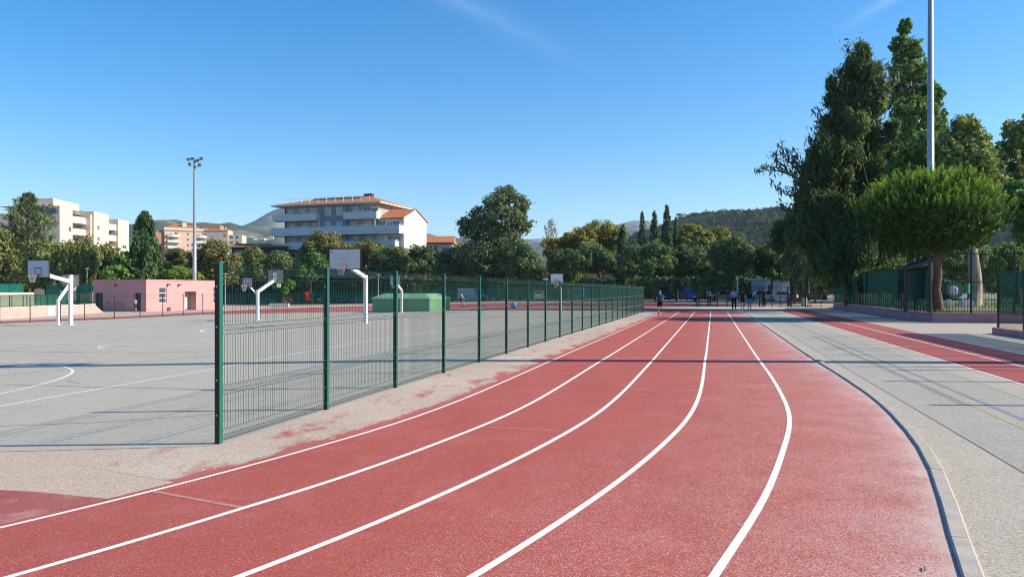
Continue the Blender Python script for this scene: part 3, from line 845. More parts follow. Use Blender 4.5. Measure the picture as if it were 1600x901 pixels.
hoop("basketball_hoop", AP, Y_A - .10, "white post hoop at the left, its big grey board outlined in black with a square", reach=2.2, post_h=3.15, arm_from=2.75, thick=0.20, rim_h=3.10)
hoop("basketball_hoop", (-28.9, 48.9), Y_A + math.pi + .28, "low hoop at the left seen from behind, its beige board turned away from us", reach=1.5, post_h=1.65, bw=1.15, bh=0.78, rim_h=2.62, thick=0.15, arm_from=1.60)
hoop("basketball_hoop", (-7.85, 41.2), Y_A - .05, "hoop behind the nearest fence panels, white board with worn lettering above the second post", reach=2.2, post_h=2.62, arm_from=2.5, thick=0.18, marks=False, rim_h=3.0, face=mat("white_backboard", (0.47, 0.47, 0.49), 0.45, 0.06, 2.5, 0.4))
hoop("basketball_hoop", (-16.8, 50.7), Y_A + math.pi - .10, "white hoop seen from behind through the nearest fence panel, pale beige board", reach=1.9, post_h=2.0, bw=1.25, bh=0.9, rim_h=2.62, thick=0.17, arm_from=1.9)
hoop("basketball_hoop", (-17.25, 52.0), Y_A + .02, "small low hoop seen through the nearest fence panel, board with square facing us", reach=1.2, post_h=1.75, bw=.74, bh=0.62, rim_h=2.35, thick=0.10, arm_from=1.7)
hoop("basketball_hoop", (xat(627.5, 64), 64), Y_A - .05, "slim low hoop in front of the left half of the green mat cover", reach=1.2, post_h=1.9, bw=.95, bh=.75, rim_h=2.45, thick=0.17, arm_from=1.85)
hoop("basketball_hoop", (xat(876, 63), 63), Y_A - .05, "far hoop whose white board with a blue square shows above the fence top", reach=1.3, post_h=1.9, bw=1.05, bh=.82, rim_h=2.35, thick=0.12, arm_from=1.85, face=mat("bright_backboard", (0.60, 0.60, 0.62), 0.45, 0.05))
# ---------------------------------------------------------------- floodlight masts
def mast(name, x, y, h, r0, r1, label, heads, base=None, steps=True, arm=1.0, yaw=0.0):
    t = thing(name, (x, y, gz(x) if base is None else base), label, "floodlight mast", rz=yaw)
    p = MB().tube([(0, 0, 0), (0, 0, h * .45), (0, 0, h * .4501), (0, 0, h)], [r0, (r0 * .62 + r1 * .38), (r0 * .57 + r1 * .43), r1], 16).build("pole", M_galv, t, smooth=True)
    MB().lathe([(r0 * 1.9, 0), (r0 * 1.9, .05)], 12).build("base_flange", M_galv, p)
    MB().box(r0 - .01, r0 + .05, -.09, .09, 1.0, 1.6).build("hatch", M_galv, p)
    if heads:
        MB().box(-arm, arm, -.06, .06, h - .25, h - .13).build("crossbar", M_galv, t)
        MB().box(-arm * .8, arm * .8, -.05, .05, h - 1.15, h - 1.05).build("crossbar", M_galv, t)
        for x_, z_ in heads:
            l = MB().obox((x_, -.22, z_), (.20, 0, 0), (0, .16, -.08), (0, .05, .10)).build("lamp", mat("lamp_housing", (0.05, 0.055, 0.06), 0.4, 0.1), t, bevel=.02)
            MB().obox((x_, -.33, z_ - .03), (.17, 0, 0), (0, .012, -.004), (0, .04, .10)).build("lamp_glass", mat("lamp_glass", (0.35, 0.38, 0.40), 0.15, 0.05, spec=.6), l)
    return t
mast("floodlight_mast", xat(304, 100), 100, 19.7, .27, .13, "tall grey floodlight mast behind the pink building with lamps at the top", [(-.75, 19.4), (-.25, 19.5), (.35, 19.3), (.8, 19.6), (-.6, 18.8), (.6, 18.75)], arm=.9, yaw=.35)
mast("floodlight_mast", xat(1454, 47), 47, 27.0, .235, .11, "tall grey mast rising out of the picture behind the stone pine", [(-.9, 26.6), (.9, 26.6)], base=0.4)
mast("floodlight_mast", 17.0, 17.3, 18.6, .30, .22, "grey floodlight mast beside the right court fence whose shadow crosses the track", [(-1.4, 18.2), (-.7, 18.3), (0.1, 18.2), (.8, 18.3), (1.5, 18.2), (-1.1, 17.4), (1.1, 17.4)], arm=1.7, yaw=.5)
# small lamp posts
def lamp_post(x, y, h, label, cat="lamp post"):
    t = thing("lamp_post", (x, y, gz(x)), label, cat)
    MB().tube([(0, 0, 0), (0, 0, h)], [.06, .045], 8).build("pole", M_galv, t)
    MB().lathe([(.02, h), (.26, h + .03), (.28, h + .12), (.05, h + .2)], 10).build("lamp_head", M_galv, t)
lamp_post(xat(136, 104), 104, 5.3, "dark garden lamp post left of the pink building")
lamp_post(xat(352, 95), 95, 4.3, "slim grey lamp post behind the first fence panel")
lamp_post(xat(852, 70), 70, 2.6, "slim post with flat lamp head left of the far white hoop board")
lamp_post(xat(591, 95), 95, 3.8, "slim grey lamp post behind the left end of the green mat cover")
wp = thing("slim_pole", (xat(1152, 92), 92, 0), "slim grey pole with a green side tube behind the far gate fence", "pole")
MB().tube([(0, 0, 0), (0, 0, 3.5)], .055, 8).build("pole", M_galv, wp); MB().box(.12, .2, -.04, .04, .5, 3.0).build("side_tube", M_green, wp)

# ---------------------------------------------------------------- green mat cover
def mat_cover():
    Ym = 64.0; th = -.32; W, D, H, h1 = 5.35, 4.4, 1.62, 1.12
    xr = xat(671, Ym); lx, ly = xr - W*math.cos(th), Ym - W*math.sin(th)
    t = thing("mat_cover", (lx, ly, gz(lx)), "big green covered landing mat with a chamfered lid behind the court fence", "landing mat", rz=th)
    M_side = mat("green_tarpaulin", (0.13, 0.28, 0.15), 0.5, 0.12, 3, 0.4, bump=.3, bscale=18); M_lid = mat("sunlit_green_lid", (0.20, 0.38, 0.20), 0.5, 0.1, 3, 0.4, bump=.3, bscale=18)  # lid green lightened for sun on top, side green kept darker for shade
    MB().box(0, W, 0, D, 0.02, h1).build("mat_body", M_side, t, bevel=.03)
    a, e = .06, .75
    V = [(-a, -a, h1 + .003), (W + a, -a, h1 + .003), (W + a, D + a, h1 + .003), (-a, D + a, h1 + .003),
         (-a, -a, h1 + .10), (W + a, -a, h1 + .10), (W + a, D + a, h1 + .10), (-a, D + a, h1 + .10),
         (e, e, H), (W - e, e, H), (W - e, D - e, H), (e, D - e, H)]
    MB().add(V, [(3, 2, 1, 0)] + [(i, (i+1) % 4, 4 + (i+1) % 4, 4 + i) for i in range(4)] + [(4 + i, 4 + (i+1) % 4, 8 + (i+1) % 4, 8 + i) for i in range(4)] + [(8, 9, 10, 11)]).build("lid", M_lid, t)
    for k in range(1, 5): MB().box(W*k/5 - .012, W*k/5 + .012, -.012, -.004, .05, h1 - .02).build("seam", M_side, t)
    for k in range(1, 3): MB().box(W + .004, W + .012, D*k/3 - .012, D*k/3 + .012, .05, h1 - .02).build("seam", M_side, t)
mat_cover()
# ---------------------------------------------------------------- buildings
M_glass = mat("window_glass", (0.05, 0.07, 0.09), 0.12, 0.2, 0.6, 0.6)
M_shutter = mat("white_roller_shutter", (0.46, 0.46, 0.46), 0.6, 0.05, 3)
M_frame = mat("white_window_frame", (0.66, 0.65, 0.63), 0.5, 0.05, 3)
M_cream = mat("cream_render", (0.57, 0.49, 0.405), 0.85, 0.06, 0.4, 0.2)
M_cream2 = mat("pale_cream_render", (0.56, 0.48, 0.39), 0.85, 0.05, 0.4, 0.2)
M_peach = mat("peach_render", (0.56, 0.40, 0.31), 0.85, 0.06, 0.4, 0.2)
M_brick = mat("brick_red_render", (0.42, 0.19, 0.13), 0.85, 0.08, 0.6, 0.2)
M_offwhite = mat("off_white_render", (0.60, 0.575, 0.54), 0.85, 0.05, 0.5, 0.2)
M_grey = mat("blue_grey_render", (0.36, 0.40, 0.45), 0.8, 0.05, 0.5, 0.2)
M_lightgrey = mat("light_grey_render", (0.42, 0.44, 0.46), 0.8, 0.05, 0.5, 0.2)
M_balc = mat("pale_balcony_render", (0.56, 0.58, 0.60), 0.8, 0.05, 0.5, 0.2)
M_dark = mat("dark_recess", (0.06, 0.055, 0.05), 0.8, 0.2, 2)
M_rail = mat("white_railing", (0.72, 0.72, 0.72), 0.5, 0.05, 3)
def tile_mat():
    m, t = new_mat("terracotta_tiles")
    tc = N(t, "ShaderNodeTexCoord"); w = N(t, "ShaderNodeTexWave"); w.inputs["Scale"].default_value = 1.4; w.inputs["Distortion"].default_value = 0.6; w.inputs["Detail"].default_value = 1
    t.links.new(tc.outputs["Object"], w.inputs["Vector"])
    n = noise(t, 1.6, 5, 0.7); n2 = noise(t, 9, 3, 0.7)
    c = ramp(t, n, [(0.3, (0.36, 0.13, 0.06)), (0.7, (0.52, 0.22, 0.10))])
    c = mixc(t, 0.5, c, ramp(t, n2, [(0.3, 0.7), (0.7, 1.3)]), 'MULTIPLY')
    return finish(m, t, c, 0.85, 0.2, 0, w.outputs["Fac"], 0.9, 0.08)
M_tiles = tile_mat()
def plank_mat(name, col, sc):
    m, t = new_mat(name)
    tc = N(t, "ShaderNodeTexCoord"); w = N(t, "ShaderNodeTexWave", bands_direction='Z'); w.inputs["Scale"].default_value = sc
    t.links.new(tc.outputs["Object"], w.inputs["Vector"])
    n = noise(t, 0.8, 3)
    c = ramp(t, n, [(0.3, tuple(x * .9 for x in col)), (0.7, tuple(x * 1.1 for x in col))])
    return finish(m, t, c, 0.7, 0.3, 0, w.outputs["Fac"], 0.8, 0.05)
M_clad = plank_mat("blue_grey_cladding", (0.22, 0.28, 0.34), 1.1)
M_white_clad = plank_mat("white_cladding", (0.72, 0.71, 0.70), 0.8)

def window(t, u, z, w, h, wv=0.0, shut=0.0, side='front', depth=0.10, uo=0.0):
    """a frame with its pane (and a part-lowered shutter) on a facade at depth wv; side 'front' faces -w, 'right' faces +u"""
    def B(mb, a0, a1, d0, d1, z0, z1):
        if side == 'front': mb.box(u + a0, u + a1, wv + d0, wv + d1, z + z0, z + z1)
        else: mb.box(uo - d1, uo - d0, u + a0, u + a1, z + z0, z + z1)
        return mb
    f = MB(); e = 0.07
    B(f, -w/2 - e, w/2 + e, -.05, .02, -e, 0); B(f, -w/2 - e, w/2 + e, -.05, .02, h, h + e)
    B(f, -w/2 - e, -w/2, -.05, .02, 0, h); B(f, w/2, w/2 + e, -.05, .02, 0, h)
    if w > 1.0: B(f, -.03, .03, -.035, .02, 0.002, h - .002)
    fo = f.build("window", M_frame, t)
    B(MB(), -w/2, w/2, -.012, .018, 0, h * (1 - shut)).build("pane", M_glass, fo) if shut < 1 else None
    if shut > 0: B(MB(), -w/2 + .001, w/2 - .001, -.03, .018, h * (1 - shut) + .002, h - .002).build("shutter", M_shutter, fo)
def balcony(t, u0, u1, z, proj, m, wv=0.0, ph=1.0, slab=0.2, curved=False, rail=True, posts=True):
    if curved:
        n = 10; c = [(u0 + (u1 - u0) * i / n, wv - proj * (0.55 + 0.45 * math.sin(math.pi * i / n))) for i in range(n + 1)]
        poly = [(u0, wv)] + c + [(u1, wv)]
    else:
        poly = [(u0, wv), (u0, wv - proj), (u1, wv - proj), (u1, wv)]
    b = MB().prism(poly, z - slab, z).build("balcony", m, t)
    th = .12; p = MB()
    for (x0, y0), (x1, y1) in zip(poly, poly[1:]):
        p.bar((x0, y0, z + ph / 2 + .001), (x1, y1, z + ph / 2 + .001), ph, th, up=(0, 0, 1)) if False else None
        d = Vector((x1 - x0, y1 - y0, 0)); 
        if d.length < 1e-4: continue
        nrm = Vector((-d.y, d.x, 0)).normalized() * th / 2; c_ = Vector(((x0 + x1) / 2, (y0 + y1) / 2, z + .002 + ph / 2))
        p.obox(c_, d / 2, nrm, (0, 0, ph / 2))
    p.build("parapet", m, b)
    if rail:
        r = MB()
        for (x0, y0), (x1, y1) in zip(poly, poly[1:]):
            r.bar((x0, y0, z + ph + .18), (x1, y1, z + ph + .18), .05)
            if posts:
                k = max(1, int(math.hypot(x1 - x0, y1 - y0) / 1.4))
                for j in range(k + 1): r.box(x0 + (x1-x0)*j/k - .02, x0 + (x1-x0)*j/k + .02, y0 + (y1-y0)*j/k - .02, y0 + (y1-y0)*j/k + .02, z + ph, z + ph + .18)
        r.build("railing", M_rail, b)
    return b

def main_block():
    Y0 = 150.0; X0 = xat(630.5, Y0)
    t = thing("apartment_building", (X0, Y0, gz(X0)), "pale grey apartment building with orange hip roof and long balconies behind the trees", "building", rz=R(-18))
    g = gz(X0)
    L, D = 27.0, 10.7
    z = lambda k: 13.2 + 2.9 * k - g
    zE, zX = 18.85 - g, 15.9 - g
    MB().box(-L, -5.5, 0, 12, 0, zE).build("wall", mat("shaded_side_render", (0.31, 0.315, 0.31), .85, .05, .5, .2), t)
    e = MB(); e.box(-5.495, 0, .02, D, 0, zX); e.build("wing_wall", M_offwhite, t)
    # gable wing roof and end wall
    zR = 18.0 - g
    MB().extrude([(0.02, zX + .002), (D / 2, zR - .12), (D, zX + .002)], -5.49, -.05, lambda p, q: (q, p[0], p[1])).build("gable_wall", M_offwhite, t)
    MB().box(.003, .05, .03, D - .01, 0, zX - .5).build("end_wall", M_offwhite, t)
    MB().extrude([(0.03, zX - .497), (0.03, zX), (D / 2, zR - .15), (D - .01, zX), (D - .01, zX - .497)], .003, .06, lambda p, q: (q, p[0], p[1])).build("end_gable", M_white_clad, t)
    for s in (0, 1):
        a = (-.5, zX - .12) if s == 0 else (D + .5, zX - .12)
        b = (D / 2, zR)
        MB().extrude([a, b, (b[0], b[1] + .16), (a[0], a[1] + .16)], -6.2, .25, lambda p, q: (q, p[0], p[1])).build("roof_slope", M_tiles, t)
    # hip roof
    x0, x1, y0, y1 = -L - 2.2, -4.2, -1.6, 13.2; rz = 21.3 - g; ym = 5.8
    ra, rb = (-L + 7.6, ym, rz), (-10.6, ym, rz)
    ez = zE + .25
    V = [(x0, y0, ez), (x1, y0, ez), (x1, y1, ez), (x0, y1, ez), ra, rb]
    MB().add(V, [(0, 1, 5, 4)]).add(V, [(1, 2, 5)]).add(V, [(2, 3, 4, 5)]).add(V, [(3, 0, 4)]).build("roof", M_tiles, t, fix=False)
    MB().box(x0, x1, y0, y1, zE, zE + .24).build("eave", M_offwhite, t)
    MB().box(-11.6, -9.8, ym - .5, ym + .5, rz - .5, rz + .35).build("chimney", M_dark, t)
    # solar collectors and terrace rail on the roof
    sl = (rz - ez) / (ym - y0)
    for k in range(6):
        u = -22.0 + k * 1.9; w0 = 2.6
        MB().add([(u, w0, ez + sl*(w0 - y0) + .08), (u + 1.7, w0, ez + sl*(w0 - y0) + .08), (u + 1.7, w0 + 1.5, ez + sl*(w0 + 1.5 - y0) + .12), (u, w0 + 1.5, ez + sl*(w0 + 1.5 - y0) + .12),
                  (u, w0, ez + sl*(w0 - y0) + .16), (u + 1.7, w0, ez + sl*(w0 - y0) + .16), (u + 1.7, w0 + 1.5, ez + sl*(w0 + 1.5 - y0) + .2), (u, w0 + 1.5, ez + sl*(w0 + 1.5 - y0) + .2)],
                 [(3,2,1,0),(4,5,6,7),(0,1,5,4),(1,2,6,5),(2,3,7,6),(3,0,4,7)]).build("solar_panel", M_glass, t)
    for k in range(11):
        u = -L + .5 + k * 1.95
        MB().box(u - .04, u + .04, -.75, -.67, ez + .1, ez + 1.35).build("rail_post", M_rail, t)
    MB().box(-L + .5, -7.0, -.73, -.69, ez + 1.15, ez + 1.2).build("roof_rail", M_rail, t)
    # cladding bay, storeys, balconies
    MB().box(-18.6, -12.4, -.35, -.003, z(-1), zE - .01).build("clad_bay", M_clad, t)
    balcony(t, -L - 2.0, -.02, z(0), 1.9, M_balc, ph=1.15, slab=.45)
    balcony(t, -L - 1.6, -18.4, z(1), 1.9, M_balc, ph=1.0, slab=.35)
    balcony(t, -12.2, -4.9, z(1), 1.9, M_balc, ph=1.0, slab=.35)
    balcony(t, -L - 1.8, -17.5, z(-1), 1.9, M_balc, ph=1.0, slab=.35)
    balcony(t, -13.0, -.9, z(-1), 1.9, M_balc, ph=1.0, slab=.35)
    MB().box(-.45, -.005, -1.85, -.06, z(0) + .005, z(0) + 1.1).build("parapet_end", M_offwhite, t)
    for k, us in ((1, (-25.5, -22.8, -20.2, -10.6, -8.0, -6.4)), (0, (-25.2, -22.0, -19.7, -11.0, -8.0, -4.6, -3.0, -1.6)), (-1, (-25.0, -22.0, -19.6, -10.4, -7.6, -5.0, -2.9, -1.4)), (-2, (-25, -22, -19, -10, -7, -3))):
        for j, u in enumerate(us):
            window(t, u, z(k) + .1, 1.5 if j % 3 else 1.1, 2.1, 0.0 if u < -5.5 else .02, [1.0, .55, .35, 1.0, .7, .0, .2, 0.1][(j + k) % 8])
    for k in (1, 0):
        for u in (-16.6, -14.0): window(t, u, z(k) + .75, 1.25, 1.5, -.35, 1.0)
    for u, zz, h in ((-17.8, 0, 1.4), (-5.3, 0, 1.2)): MB().box(u - .05, u + .05, -1.8, -1.7, z(zz) + 1.15, z(zz) + 2.6).build("screen_post", M_rail, t)
    MB().box(-L + .15, -L + .27, -.16, -.04, z(-1), zE - .1).build("downpipe", M_dark, t)
    MB().box(-5.62, -5.5, -.14, -.02, z(0), zX).build("downpipe", M_dark, t)
main_block()

def cream_block():
    Y0 = 178.0; X0 = xat(93.5, Y0)
    rz = math.atan2(38, -3.0); g = gz(X0)
    t = thing("apartment_building", (X0, Y0, g), "cream apartment building with curved white balconies behind the trees at the left", "building", rz=rz)
    T = 21.4 - g
    # terraced west wing end wall: local w runs away from the street (screen left)
    MB().box(-.05, 6, 0, 14, 0, T - 2.4).build("wall", M_cream, t)
    MB().box(.5, 6, .02, 9, T - 2.395, T).build("upper_wall", M_cream, t)
    MB().box(-.04, .49, 0.02, .30, T - 2.395, T - .1).build("upper_pier", M_cream, t)
    MB().box(.48, .499, 1.2, 5.0, T - 2.2, T - .5).build("terrace_glazing", M_glass, t)
    MB().box(-.049, .02, .3, 13.9, T - 2.394, T - 2.0).build("terrace_parapet", M_cream2, t)
    MB().box(6.003, 16.5, 3.2, 14, 0, T - .4).build("recess_wall", M_cream, t)
    MB().box(1.5, 14.0, 2.2, 10, T + .003, T + 1.75).build("roof_block", M_cream2, t)
    MB().box(15.6, 16.4, .2, 3.197, 0, T - .6).build("pier", M_cream, t)
    MB().box(16.503, 25, -.2, 14, 0, T + .3).build("mid_wall", M_cream, t)
    MB().box(25.003, 31.5, 2.6, 14, 0, T + .0).build("recess_wall", M_cream, t)
    MB().box(31.503, 38.5, .1, 14, 0, T - .3).build("end_wall", M_cream, t)
    for (u0, u1, m) in ((0.5, 6, T), (6, 16.5, T - .4), (16.5, 25, T + .3), (25, 31.5, T), (31.5, 38.5, T - .3)):
        MB().box(u0 + .02, u1 - .02, 2.25, 13.9, m + .0035 if u0 > 16 else m - .3, m + .12 if u0 > 16 else m - .28).build("coping", M_cream2, t)
    zf = lambda k: T - 5.4 - 2.9 * k
    for k in range(-0, 4):
        if k < 3:
            balcony(t, 6.1, 15.5, zf(k) + 2.35, 3.4, M_offwhite, wv=3.2, ph=1.25, slab=.3, curved=True, rail=False)
            balcony(t, 25.1, 31.4, zf(k) + 2.1, 3.0, M_offwhite, wv=2.6, ph=1.25, slab=.3, curved=True, rail=False)
        for j, u in enumerate((8.0, 11.0, 13.8)): window(t, u, zf(k) + 2.45, 2.2, 2.1, 3.2, [0.1, .0, .2][j])  # wide dark glass also stands in for the shade under the slabs
        for j, u in enumerate((26.8, 29.6)): window(t, u, zf(k) + 2.2, 2.2, 2.1, 2.6, [.2, 0][j])
        window(t, 1.8, zf(k) - .3, 1.5, 1.9, 0.0, 1.0); window(t, 4.6, zf(k) - .3, 1.1, 1.6, 0.0, .3); window(t, 19.0, zf(k) + 1.3, 1.2, 1.6, -.2, .4); window(t, 22.6, zf(k) + 1.3 , 1.5, 1.9, -.2, [1, 1, .6, 1][k])
        window(t, 35.4, zf(k) + .3, 2.6, 1.9, .1, [1, .6, 1, 1][k])
    for k in range(3):
        for w_ in (4, 8, 11.5):
            window(t, w_, zf(k), 2.2, 1.6, 0, .6, side='right', uo=-.05) if False else None
            f = MB().box(-.09, -.05, w_ - 1.1, w_ + 1.1, zf(k), zf(k) + 1.5).build("window", M_frame, t)
            MB().box(-.11, -.092, w_ - 1.0, w_ + 1.0, zf(k) + .1, zf(k) + 1.4).build("pane", M_glass if k else M_shutter, f)
    MB().box(2.5, 2.9, 3.0, 3.4, T + 1.75, T + 2.1).build("vent", M_cream2, t)
cream_block()

def peach_block():
    Y0 = 390.0; X0 = xat(257, Y0); g = 0
    t = thing("apartment_building", (X0, Y0, 0), "peach apartment building with white balconies left of the crane", "building", rz=R(35))
    T = 33.5
    MB().box(0, 21, 0, 14, 0, T - 1).build("wall", M_peach, t)
    MB().box(-4, -.003, 1.0, 12, 0, T - 2.0).build("side_wall", M_brick, t)
    MB().box(-.4, 21.4, -.5, 14.2, T - .998, T + .3).build("cornice", M_cream2, t)
    V = [(-.4, -.5, T + .3), (21.4, -.5, T + .3), (21.4, 14.2, T + .3), (-.4, 14.2, T + .3), (6, 6.8, T + 2.6), (15, 6.8, T + 2.6)]
    MB().add(V, [(0, 1, 5, 4), (1, 2, 5), (2, 3, 4, 5), (3, 0, 4)]).build("roof", M_tiles, t)
    MB().box(9, 11, 2, 3.4, T + .31, T + 3.3).build("chimney", M_cream2, t)
    for k in range(5):
        zz = T - 4.2 - 2.9 * k
        balcony(t, 1.2, 7.2, zz, 1.6, M_offwhite, ph=1.0, slab=.3, rail=False, curved=(k == 0)); balcony(t, 15.0, 20.6, zz, 1.6, M_offwhite, ph=1.0, slab=.3, rail=False, curved=(k == 0))
        for j, u in enumerate((3.0, 5.6, 11.2, 16.4, 18.8)): window(t, u, zz + .3 + (.7 if j == 2 else 0), 1.4 if j != 2 else .9, 1.9 if j != 2 else 1.1, 0.0, .0 if j == 2 else [0.4, 0, .7][(j + k) % 3])
    t2 = thing("apartment_building", (xat(306, 400), 400, 0), "orange stepped apartment building behind the floodlight mast", "building", rz=R(8))
    MB().box(0, 16, 0, 12, 0, 33.5).build("wall", M_peach, t2); MB().box(3, 12, 1, 9, 33.503, 36).build("roof_block", M_brick, t2)
    MB().box(16.003, 23, 1, 12, 0, 31).build("side_wing", M_cream2, t2)
    MB().box(-.2, 16.2, -.3, 12, 33.1, 33.498).build("cornice", M_cream2, t2)
    for k in range(4):
        zz = 30 - 2.9 * k
        for j, u in enumerate((2, 5, 8.5, 12, 14.5)): window(t2, u, zz, 1.5, 1.7, 0, [1, .3, .8][(j + k) % 3])
        for u in (17.5, 20.5): window(t2, u, zz - 1, 1.6, 1.8, 1.0, .2)
    t3 = thing("apartment_building", (xat(342, 430), 430, 0), "far stepped pale apartment building right of the orange one", "building", rz=R(12))
    for i, (a, b, h) in enumerate(((0, 6.5, 31), (6.503, 12, 27.5), (12.003, 17, 25), (17.003, 21, 22))):
        MB().box(a, b, i * .3, 10, 0, h).build("wall", (M_cream2, M_peach)[i == 1], t3)
        for k in range(3):
            balcony(t3, a + .6, b - .6, h - 3.4 - 2.9*k, 1.3, M_offwhite, wv=i*.3, ph=.9, slab=.3, rail=False); window(t3, (a + b) / 2, h - 3.1 - 2.9*k, 1.8, 1.9, i*.3, .2)
peach_block()

def low_roof(px0, px1, yt, yb, Y, label, wall_m):
    x0, x1 = xat(px0, Y), xat(px1, Y); zt, ze = zat(yt, Y), zat(yb, Y); g = gz(x0); W = x1 - x0
    t = thing("low_building", (x0, Y, g), label, "building")
    zt -= g; ze -= g
    MB().box(0, W, 0, 9, 0, ze - .1).build("wall", wall_m, t)
    MB().box(-.3, W + .3, -.8, 9.4, ze - .097, ze + .12).build("eave", M_dark, t)
    MB().extrude([(-.9, ze + .123), (4.5, zt), (9.6, ze + .123)], -.4, W + .4, lambda p, q: (q, p[0], p[1])).build("roof", M_tiles, t)
    n = max(2, int(W / 3.2))
    for k in range(n):
        window(t, (k + .5) * W / n, ze - 2.0, 1.8, 1.4, 0, .25 if k % 2 else 0)
low_roof(362, 446, 378, 387, 155, "long low building with an orange tiled roof left of the grey apartments", M_dark)
low_roof(668, 706, 366.5, 380, 175, "low house with orange roof right of the grey apartment building", M_cream2)
def white_house():
    Y = 136; t = thing("white_building", (xat(1196, Y), Y, 0), "white building glimpsed under the trees beyond the far gate", "building")
    W = xat(1234, Y) - xat(1196, Y)
    MB().box(0, W, 0, 8, 0, 3.6).build("wall", M_grey, t); MB().box(-.2, W + .2, -.3, 8.2, 3.603, 3.85).build("roof_edge", M_offwhite, t)
    MB().box(2.2, 4.2, -.06, -.004, .02, 2.6).build("garage_door", M_lightgrey, t)
    window(t, .9, 1.4, 1.0, 1.3, 0, 0)
white_house()
wl = thing("pale_house", (xat(832, 163), 163, 0), "pale wall of a house glimpsed through the trees behind the far hoop", "building")
MB().box(0, 17, 0, 8, 0, 5).build("wall", M_offwhite, wl); MB().box(-.2, 17.2, -.3, 8.2, 5.003, 5.3).build("roof_edge", M_tiles, wl); window(wl, 6, 2, 1.4, 1.5, 0, 0); window(wl, 12, 2, 1.4, 1.5, 0, 1)

# ---------------------------------------------------------------- pink changing-room building and terrace
def pink_building():
    P0 = Vector((-42.1, 88.4)); dl = Vector((-.951, .309)); dr = Vector((.309, .951)); g = gz(P0.x) ; H = 3.62
    t = thing("pink_building", (P0.x, P0.y, g), "single-storey pink building with flat roof and dark doorways behind the court", "building", rz=math.atan2(dl.y, dl.x) + math.pi)
    # local: +x along -dl (right), so the left wing spans -x; +y is dr (back)
    Lw, Rw = 7.8, 12.6
    w = MB()
    holes = [(-7.55, -6.35), (-1.75, -.75)]
    xs = [-Lw] + [q for h in holes for q in h] + [0]
    for i in range(0, len(xs), 2): w.box(xs[i], xs[i+1], 0, .3, 0, H)
    for a, b in holes: w.box(a, b, 0, .3, 2.15, H)
    w.box(-Lw, -Lw + .3, .3, Rw, 0, H); w.box(-Lw, -.6, Rw - .3, Rw, 0, H)
    w.build("wall", M_pink, t)
    for a, b in holes: MB().box(a + .01, b - .01, .22, .28, .01, 2.14).build("door", mat("dark_teal_door", (0.02, 0.05, 0.055), 0.5), t)
    r = MB(); cuts = [(2.0, 3.2, .95, 2.75), (6.2, 8.2, .1, 2.3), (11.4, 12.1, .8, 2.9)]
    ys = [.303] + [q for c in cuts for q in c[:2]] + [Rw]
    for i in range(0, len(ys), 2): r.box(-.3, 0, ys[i], ys[i+1], 0, H)
    for a, b, z0, z1 in cuts: r.box(-.3, 0, a, b, z1, H); (r.box(-.3, 0, a, b, 0, z0) if z0 > .2 else None)
    r.build("side_wall", M_pink, t)
    for a, b, z0, z1 in cuts:
        if z0 > .2:
            f = MB(); n = 3
            f.box(-.2, -.1, a, a + .07, z0, z1); f.box(-.2, -.1, b - .07, b, z0, z1)
            for k in range(n + 1): zz = z0 + (z1 - z0 - .07) * k / n; f.box(-.2, -.1, a + .07, b - .07, zz, zz + .07)
            fo = f.build("window", M_frame, t); MB().box(-.17, -.14, a + .07, b - .07, z0 + .07, z1 - .07).build("pane", M_glass, fo)
        else: MB().box(-1.15, -1.1, a + .02, b - .02, z0, z1).build("door", mat("pale_blue_door", (0.45, 0.50, 0.53), 0.6), t); MB().box(-1.09, -.305, b + .002, b + .2, 0, z1).build("reveal", M_pink, t)
    MB().box(-Lw - .05, .05, -.05, Rw + .05, H + .003, H + .1).build("roof_edge", M_pink, t)
    MB().box(-Lw + .3, -.32, .32, Rw - .32, H - .2, H - .01).build("roof", mat("roof_felt", (.2, .19, .18)), t)
    for y, wd in ((5.0, .3), (3.2, .25)): MB().box(.01, .35, y, y + wd, H - .55, H - .4).build("wall_lamp", M_dark, t)
    MB().box(-4.6, -4.3, -.12, -.005, 2.95, 3.15).build("wall_lamp", M_dark, t)
    MB().box(.02, .5, 3.3, 4.1, .003, .45).build("step_bench", M_pink, t)
    # graffiti smudges by the door
    M_graf = mat("faded_graffiti", (0.33, 0.27, 0.30), 0.85, .3, 6)
    for (x0, z0, s) in ((-4.2, .9, .55), (-3.4, .75, .6), (-5.6, 1.0, .35)):
        mb = MB()
        for k in range(5):
            pts = [(x0 + s*.5*math.cos(a + k) * (1 - .1*k), -.004, z0 + s*.45*math.sin(1.3*a + k)) for a in np.linspace(0, 5, 14)]
            mb.tube(pts, .03, 4)
        mb.build("graffiti", M_graf, t)
    return t
pink_building()
